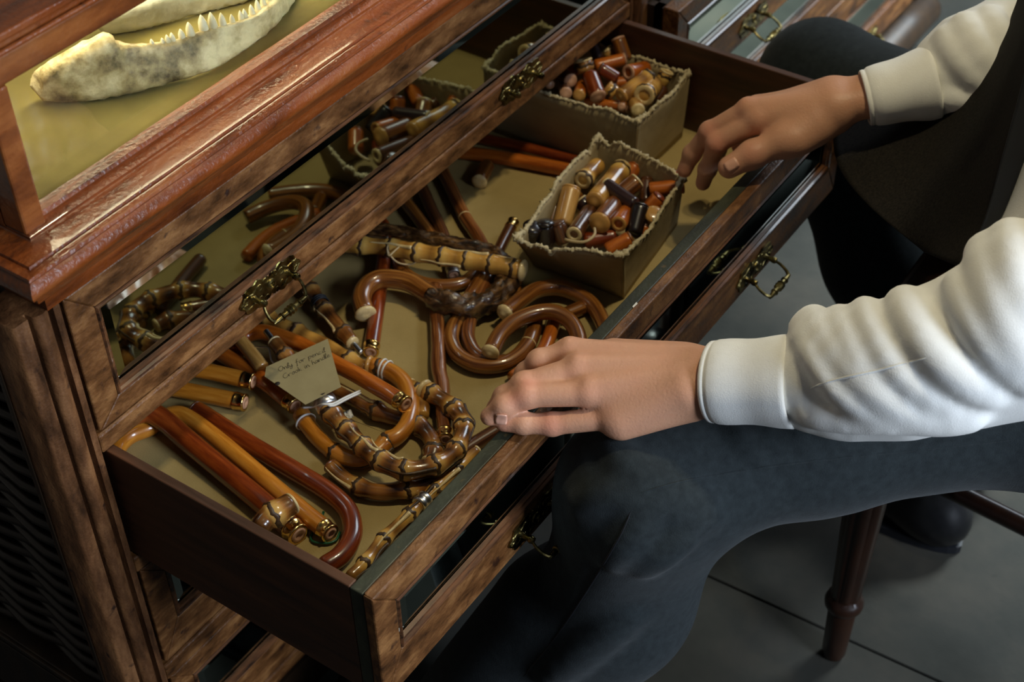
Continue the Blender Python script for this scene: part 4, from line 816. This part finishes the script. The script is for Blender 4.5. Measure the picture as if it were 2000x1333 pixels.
# hidden body, so that the figure is whole: torso, neck, head, arms, legs
shL, shR, elL, elR = np.array([.535, -.53, .40]), np.array([.86, -.39, .38]), Z(2012, 640, .150), np.array([.915, -.21, .135])
pel, che, nek, hed = np.array([.70, -.51, -.03]), np.array([.70, -.43, .28]), np.array([.69, -.39, .46]), np.array([.655, -.33, .60])
BD = Solid()
BD.cone(pel, che, .115, .12, .05).cone(shL, shR, .055, .055, .04).cone(che, nek, .08, .05, .04).cone(nek, hed, .05, .052, .03)
BD.ell(hed, (.075, .095, .112), .02).ell(hed + np.array([-.03, .088, -.012]), (.012, .017, .016), .008).ell(hed + np.array([0, 0, -.075]), (.05, .062, .04), .03)
for sx in (-1, 1): BD.ell(hed + np.array([sx * .076, -.005, -.005]), (.008, .018, .028), .006)
for s_, e_, w_ in ((shL, elL, fa), (shR, elR, ff)): BD.cone(s_, e_, .045, .034, .02).cone(e_, w_, .030, .016, .01)
vs, fs = [], []; nv = 0; tones = []
kn = [mc['i'], mc['m'], mc['r'], mc['p'], Z(1030, 757, .04), Z(1013, 775, .035), Z(1078, 829, .016), fm['i'], fm['m'], Z(1400, 281, .026), Z(1386, 257, .03), Z(1470, 302, .034), Z(984, 824, .01), Z(1424, 328, .016), Z(1337, 333, -.026), Z(1373, 358, -.03)]
for sd, h in ((NH, .0016), (FH, .0018), (BD, .010)):
    v, f = sd.mesh(*span(sd), h); vs.append(v); fs.append(f + nv); nv += len(v)
    t = np.zeros(len(v))
    for k in kn: t = np.maximum(t, 0.36 * np.exp(-((v - k) ** 2).sum(1) / .011 ** 2))
    tones.append(t + 0.08)
body = mesh('body', (np.vstack(vs), np.vstack(fs), None, np.concatenate(tones)), M['skin'], man)
md = body.modifiers.new('smooth', 'SMOOTH'); md.factor = 0.5; md.iterations = 7
def nail(S_, c, u, ru, rv, ang):
    L_ = []
    for i in range(7):
        for j in range(7):
            a_, b_ = (i / 3 - 1), (j / 3 - 1); k = 0.65 + 0.35 * (max(abs(a_), abs(b_)) / math.hypot(a_, b_) if (a_ or b_) else 1)
            x, y = a_ * k * ru, b_ * k * rv; L_.append((c[0] + x * math.cos(ang) - y * math.sin(ang), c[1] + x * math.sin(ang) + y * math.cos(ang)))
    q = S_.surfs(L_); q = q - np.array([nrm(p - CAM) for p in q]) * 0.0004; g = q.reshape(7, 7, 3)
    mesh('nail', patch(g, .0005, -nrm(g[3][3] - CAM)), M['nail'], man)
nail(FH, (1429, 322), 0, 14, 11, math.radians(-32)); nail(NH, (979, 820), 0, 12, 10, math.radians(4))

# shirt: two sleeves with folds, a torso; cuffs are their own parts
NS = Solid()
NS.cone(Z(1576, 747, .0745), Z(1645, 738, .080), .0370, .0475, .02).cone(Z(1645, 738, .080), Z(1760, 720, .10), .0475, .0530, .02).cone(Z(1760, 720, .10), Z(1885, 688, .126), .0530, .056, .02).cone(Z(1885, 688, .126), elL, .056, .062, .02).cone(elL, shL, .066, .085, .02)
SF = [([(1568, 642), (1590, 690), (1640, 760), (1716, 806), (1820, 815)], .010, .012), ([(1590, 632), (1622, 668), (1668, 720), (1735, 775), (1810, 806), (1890, 806)], .0095, .016),
 ([(1640, 622), (1662, 660), (1690, 706), (1735, 748)], .0085, .012), ([(1690, 612), (1708, 648), (1740, 700), (1790, 752), (1850, 780)], .0095, .014),
 ([(1768, 598), (1790, 640), (1826, 690), (1876, 732), (1930, 756)], .0105, .017), ([(1878, 560), (1892, 600), (1918, 650), (1958, 700), (2005, 735)], .010, .015),
 ([(1930, 430), (1934, 500), (1948, 575), (1976, 650), (2015, 715)], .012, .020), ([(1965, 395), (1975, 470), (1990, 560), (2015, 620)], .011, .018), ([(1580, 812), (1680, 822), (1800, 818)], .009, .010)]
FB = Solid(); FB.ops = list(NS.ops)
for pts, up_, r_ in SF:
    q = FB.surfs(smooth_path([(x, y, 0) for x, y in pts], 25))
    q = [a_ + nrm(a_ - CAM) * (r_ - up_ * (0.45 + 0.55 * math.sin(math.pi * (i + .5) / len(q)))) for i, a_ in enumerate(q)]
    for a_, b_ in [c_ for c_ in zip(q[:-1], q[1:]) if np.linalg.norm(c_[0] - c_[1]) < .035]: NS.cone(a_, b_, r_, r_, .006)
FS = Solid()
FS.cone(Z(1850, 155, .0945), Z(1885, 140, .10), .0365, .0520, .02).cone(Z(1885, 140, .10), elR, .0520, .060, .02).cone(elR, shR, .064, .085, .02)
FB.ops = list(FS.ops)
for pts, up_, r_ in [([(1850, 75), (1872, 110), (1905, 150), (1950, 185)], .008, .014), ([(1885, 50), (1905, 90), (1940, 135), (1985, 165)], .009, .015), ([(1930, 35), (1950, 70), (1985, 110)], .008, .014), ([(1850, 190), (1900, 196), (1960, 190)], .006, .012)]:
    q = FB.surfs(smooth_path([(x, y, 0) for x, y in pts], 25))
    q = [a_ + nrm(a_ - CAM) * (r_ - up_ * (0.45 + 0.55 * math.sin(math.pi * (i + .5) / len(q)))) for i, a_ in enumerate(q)]
    for a_, b_ in [c_ for c_ in zip(q[:-1], q[1:]) if np.linalg.norm(c_[0] - c_[1]) < .035]: FS.cone(a_, b_, r_, r_, .007)
TS = Solid()
TS.cone(pel + np.array([0, 0, .04]), che, .135, .145, .05).cone(shL, shR, .08, .08, .05).cone(che, nek - np.array([0, 0, .03]), .12, .065, .05)
for nm, sd, h in (('sleeve', NS, .0034), ('sleeve', FS, .0036), ('shirt', TS, .010)):
    sh = mesh(nm, biggest(*sd.mesh(*span(sd), h)), M['shirt'], man); md = sh.modifiers.new('smooth', 'SMOOTH'); md.factor = 0.5; md.iterations = 3
def cuff(a_, b_, r1, r2, name='cuff'):
    d = b_ - a_; L_ = np.linalg.norm(d)
    pr = [(r1 - .0035, .030), (r1 - .0028, .002), (r1 - .0012, 0), (r1, .0012), (r1 + .0003, .0042), (r1 - .0004, .0050), (r1 + .0004, .0058)] + [(r1 + (r2 - r1) * t + .0009 * math.sin(9 * t), L_ * t) for t in np.linspace(.12, .93, 9)] + [(r2 + .0006, L_ * .975), (r2 - .001, L_), (r2 - .004, L_ * .99)]
    o = lathe(a_, d, pr, 40); v = np.array(o[0]); c_ = a_ + nrm(d) * ((v - a_) @ nrm(d))[:, None]; up_ = nrm(np.array([0, 0, 1.]) - nrm(d) * nrm(d)[2])
    q = v - c_; v = c_ + q - up_[None] * ((q @ up_) * .10)[:, None]
    return mesh(name, (v, o[1][:-2]), M['shirt'], man, label='buttoned shirt cuff')
cuff(Z(1388, 746, .0515), Z(1556, 745, .0735), .0365, .0408); cuff(Z(1688, 192, .078), Z(1826, 160, .096), .0305, .0405)
mesh('cuff_button', lathe(Z(1512, 812, .055), -ray(1512, 812) + np.array([0, 0, -.2]), [(.0048, -.001), (.0052, .0006), (.0046, .0016), (.0036, .0013), (0, .0013)], 16), M['nail'], man)
def seam(S_, pts, r, m, name='seam'):
    P_ = S_.surfs(smooth_path([(x, y, 0) for x, y in pts], 14)); return mesh(name, tube([p + nrm(p - CAM) * r * .75 for p in P_], lambda s, L: r * min(1, .15 + min(s, L - s) / .02), 6, 0)[:2], M[m], man)
seam(NS, [(1566, 768), (1600, 752), (1640, 740), (1700, 727), (1760, 712), (1815, 698)], .0010, 'shirt')

# trousers
TR = Solid()
kneeL, hipL = Z(1246, 958, -.072), np.array([.565, -.52, -.035])
TR.cone(kneeL, Z(1600, 850, -.060), .062, .068, .03).cone(Z(1600, 850, -.060), Z(2000, 775, -.040), .068, .077, .03).cone(Z(2000, 775, -.040), hipL, .077, .095, .03)
shM = np.array([.266, -.052, -.26]); ankL = np.array([.242, .02, -.42])
TR.cone(kneeL, shM, .064, .070, .05).cone(shM, ankL, .070, .076, .03); TR.cone(np.array([.245, .0, -.275]), np.array([.19, .06, -.44]), .055, .066, .04)
TR.cone(Z(1330, 925, -.075), shM + np.array([.03, -.02, .02]), .050, .050, .05)
a2 = np.array([.235, .045, FZ + .10]); TR.cone(ankL, a2, .076, .074, .03)
kneeR, hipR = np.array([.985, .085, -.085]), np.array([.80, -.50, -.035])
TR.cone(kneeR, hipR, .072, .100, .03); ankR = np.array([.945, -.20, -.50]); TR.cone(kneeR, (kneeR + ankR) / 2 + np.array([0, .01, 0]), .070, .078, .03).cone((kneeR + ankR) / 2 + np.array([0, .01, 0]), ankR, .078, .074, .03)
TR.cone(hipL + np.array([0, -.03, .0]), hipR + np.array([0, -.03, .0]), .11, .11, .04).cone(hipL, pel + np.array([0, 0, .05]), .09, .12, .05)
FB.ops = list(TR.ops)
TF = [([(1140, 985), (1200, 965), (1290, 985), (1385, 1005)], .005, .012), ([(1262, 990), (1235, 1040), (1200, 1085)], .005, .014), ([(1345, 1020), (1310, 1060), (1262, 1100)], .005, .013), ([(1195, 870), (1232, 915), (1290, 955), (1360, 975)], .0045, .012), ([(1225, 1200), (1150, 1260), (1080, 1310)], .006, .016)] + [([(1430 + 52 * k, 828 - 6 * k), (1452 + 52 * k, 866 - 8 * k), (1486 + 52 * k, 898 - 9 * k)], .0035, .009) for k in range(9)]
for pts, up_, r_ in TF:
    q = FB.surfs(smooth_path([(x, y, 0) for x, y in pts], 25))
    q = [a_ + nrm(a_ - CAM) * (r_ - up_ * (0.3 + 0.7 * math.sin(math.pi * (i + .5) / len(q)))) for i, a_ in enumerate(q)]
    for a_, b_ in [c_ for c_ in zip(q[:-1], q[1:]) if np.linalg.norm(c_[0] - c_[1]) < .035]: TR.cone(a_, b_, r_, r_, .012)
v, f = TR.mesh(*span(TR), .0052)
tr = mesh('trousers', (v, f), M['wool'], man); md = tr.modifiers.new('smooth', 'SMOOTH'); md.factor = 0.5; md.iterations = 3
seam(TR, [(1236, 968), (1320, 944), (1420, 925), (1550, 905), (1700, 889), (1850, 873), (1990, 858)], .0011, 'wool'); seam(TR, [(1238, 985), (1215, 1040), (1180, 1100), (1130, 1180), (1075, 1260), (1020, 1325)], .0011, 'lining')
# waistcoat hanging open between the arms
# (pixel x, pixel y, distance in front of the camera)
lc = smooth_path([(1692, 186, 160.), (1652, 216, 160.), (1628, 262, 158.), (1640, 330, 152.), (1700, 405, 144.), (1806, 494, 136.)], 10)
rc_ = smooth_path([(2075, -90, 119.), (2032, 50, 120.), (1996, 190, 121.), (1962, 310, 122.), (1928, 425, 123.5), (1880, 525, 125.)], 10)
rs = lambda q, n: np.stack([np.interp(np.linspace(0, 1, n), arclen(q) / arclen(q)[-1], q[:, k]) for k in range(3)], 1)
A_, B_ = rs(lc, 40), rs(rc_, 40); rows = []; ed = []; sf = []
for i in range(40):
    u = i / 39; row = []
    for t in np.linspace(0, 1, 36):
        e = t ** (1 + 5 * (1 - u)); q = A_[i] * (1 - t) + B_[i] * t; d = (A_[i][2] * (1 - e) + B_[i][2] * e) / 100 - .015 * math.sin(t * math.pi) * u
        row.append(CAM + ray(q[0], q[1]) * d)
    rows.append(row); w_ = 12 + 34 * math.sin(math.pi * min(1, .25 + u * .75)); q = B_[i]
    ed.append([CAM + ray(q[0] + w_ * t, q[1] + 4 * t) * (q[2] / 100 + .004 * t) for t in np.linspace(-.15, 1, 8)])
    sf.append([CAM + ray(q[0] + w_ * .8 + 240 * t, q[1] + 10 * t) * (q[2] / 100 + .012 - .035 * math.sin(t * math.pi) + .006 * math.sin(7 * t + 4 * u)) for t in np.linspace(0, 1, 14)])
nn = -nrm(ray(1850, 350))
mesh('waistcoat', patch(rows, -.004, nn), M['tweed'], man)
mesh('waistcoat_edge', patch(ed, -.0075, nn), M['lining'], man, label='black satin edge of the waistcoat')
mesh('shirt_front', patch(sf, -.003, nn), M['shirt'], man, label='shirt showing beside the open waistcoat')
# hair, shoes
HR = Solid(); HR.ell(hed + np.array([0, -.018, .022]), (.084, .096, .108), .02).cut(hed + np.array([-.08, .16, -.02]), hed + np.array([.08, .16, -.02]), .095, .02)
v, f = HR.mesh(*span(HR), .009); mesh('hair', (v, f), M['chair'], man)
def shoe(c, d):
    d = nrm(np.array([d[0], d[1], 0])); s_ = np.array([-d[1], d[0], 0]); c = np.asarray(c, float); SH = Solid()
    SH.cone(c - d * .10 + np.array([0, 0, .040]), c + d * .02 + np.array([0, 0, .045]), .036, .040, .03).cone(c + d * .02 + np.array([0, 0, .038]), c + d * .13 + np.array([0, 0, .028]), .040, .030, .03).cone(c - d * .08 + np.array([0, 0, .05]), c - d * .07 + np.array([0, 0, .10]), .036, .040, .03)
    v, f = SH.mesh(*span(SH), .006); v[:, 2] = np.maximum(v[:, 2], c[2] + .006)
    r = mesh('shoe', (v, f), M['leather'], man)
    o = [c + d * (.015 + .148 * math.cos(t)) + s_ * .041 * math.sin(t) * (1 - .12 * math.cos(2 * t)) for t in np.linspace(0, 2 * math.pi, 32, endpoint=False)]
    mesh('sole', (o + [q + np.array([0, 0, .012]) for q in o], [tuple(range(32))[::-1], tuple(range(32, 64))] + [(i, (i + 1) % 32, 32 + (i + 1) % 32, 32 + i) for i in range(32)]), M['lining'], r, smooth=False)
sc_ = Z(1792, 985, FZ + .03)
shoe((sc_[0], sc_[1] + .06, FZ + .0005), (.15, 1)); shoe((a2[0] - .02, a2[1] + .06, FZ + .0005), (-.1, 1))

# ------------------------------------------------------------------ the chair
SZ = -.13
ra, rb = Z(1810, 492, SZ), Z(1713, 591, SZ); g = Z(1627, 1278, FZ)
xr = ra[0] + .10; yfr = (ra[1] + rb[1]) / 2 + .0; xl = g[0] - .028; yb = yfr - .40
ch = empty('chair', ((xl + xr) / 2, yfr - .2, FZ), 'dark turned wood chair with woven cane seat under the seated person', 'chair')
m = MB(); m.box(xl, xr, yfr - .045, yfr, SZ - .045, SZ); m.box(xl, xr, yb, yb + .045, SZ - .045, SZ); m.box(xl, xl + .045, yb + .045, yfr - .045, SZ - .045, SZ); m.box(xr - .045, xr, yb + .045, yfr - .045, SZ - .045, SZ)
bevel(mesh('seat_frame', m.vf, M['chair'], ch, smooth=False), .008, 3)
cs_ = []
n = 16
for k in range(n):
    t = (k + .5) / n; x = xl + .045 + (xr - xl - .09) * t; y = yb + .045 + (yfr - yb - .09) * t
    for e in (-.0022, .0022):
        cs_.append(tube([(x + e, yb + .04, SZ - .010), (x + e, yfr - .04, SZ - .010)], .0011, 5, .2)[:2]); cs_.append(tube([(xl + .04, y + e, SZ - .0085), (xr - .04, y + e, SZ - .0085)], .0011, 5, .2)[:2])
    w_ = (xr - xl - .09); h_ = yfr - yb - .09
    for sgn in (1, -1):
        for off in ((t, 0), (0, t)) if k else ((0, 0),):
            a_ = np.array([xl + .045 + w_ * off[0], (yb + .045 if sgn > 0 else yfr - .045) + sgn * h_ * off[1], SZ - .007]); L_ = min(w_ * (1 - off[0]), h_ * (1 - off[1])); cs_.append(tube([a_, a_ + np.array([L_, sgn * L_, 0])], .0013, 5, .3)[:2])
mesh('cane_seat', join(*cs_), M['cane_seat'], ch, label='woven cane seat', kind='stuff')
mesh('cane_border', MB().box(xl + .043, xr - .043, yfr - .050, yfr - .044, SZ - .012, SZ + .001).vf, M['cane_seat'], ch)
lh = SZ - .03 - FZ
def fl_(s): return s
for (x, y) in ((g[0], g[1]), (xr - .03, g[1]), (g[0] + .01, yb + .03), (xr - .03, yb + .03)):
    pr = [(.0, 0), (.0125, .001), (.0145, .008), (.0165, .085), (.0155, .088), (.0180, .090), (.0222, .097), (.0228, .103), (.0205, .110), (.0165, .113), (.0170, .118), (.0245, lh * .78), (.0268, lh * .97), (.0268, lh), (0, lh)]
    o = lathe((x, y, FZ + .0005), (0, 0, 1), pr, 32); v = np.array(o[0]); hh = v[:, 2] - FZ; i8 = np.tile(np.arange(32), len(pr)); q = (hh > .115) & (i8 % 4 == 0)
    v[q, :2] = np.array([x, y]) + (v[q, :2] - np.array([x, y])) * .86
    edge_split(mesh('leg', (v, o[1]), M['chair'], ch), 50)
s0, s1 = Z(1840, 948, -.36), Z(2030, 1042, -.36)
mesh('stretcher', tube([s0, s1, s1 + (s1 - s0) * 1.0], .0115, 14, .02)[:2], M['chair'], ch)

# ------------------------------------------------------------------ lift everything so that the shop floor is at zero
for o in TOP: o.location.z += ZT
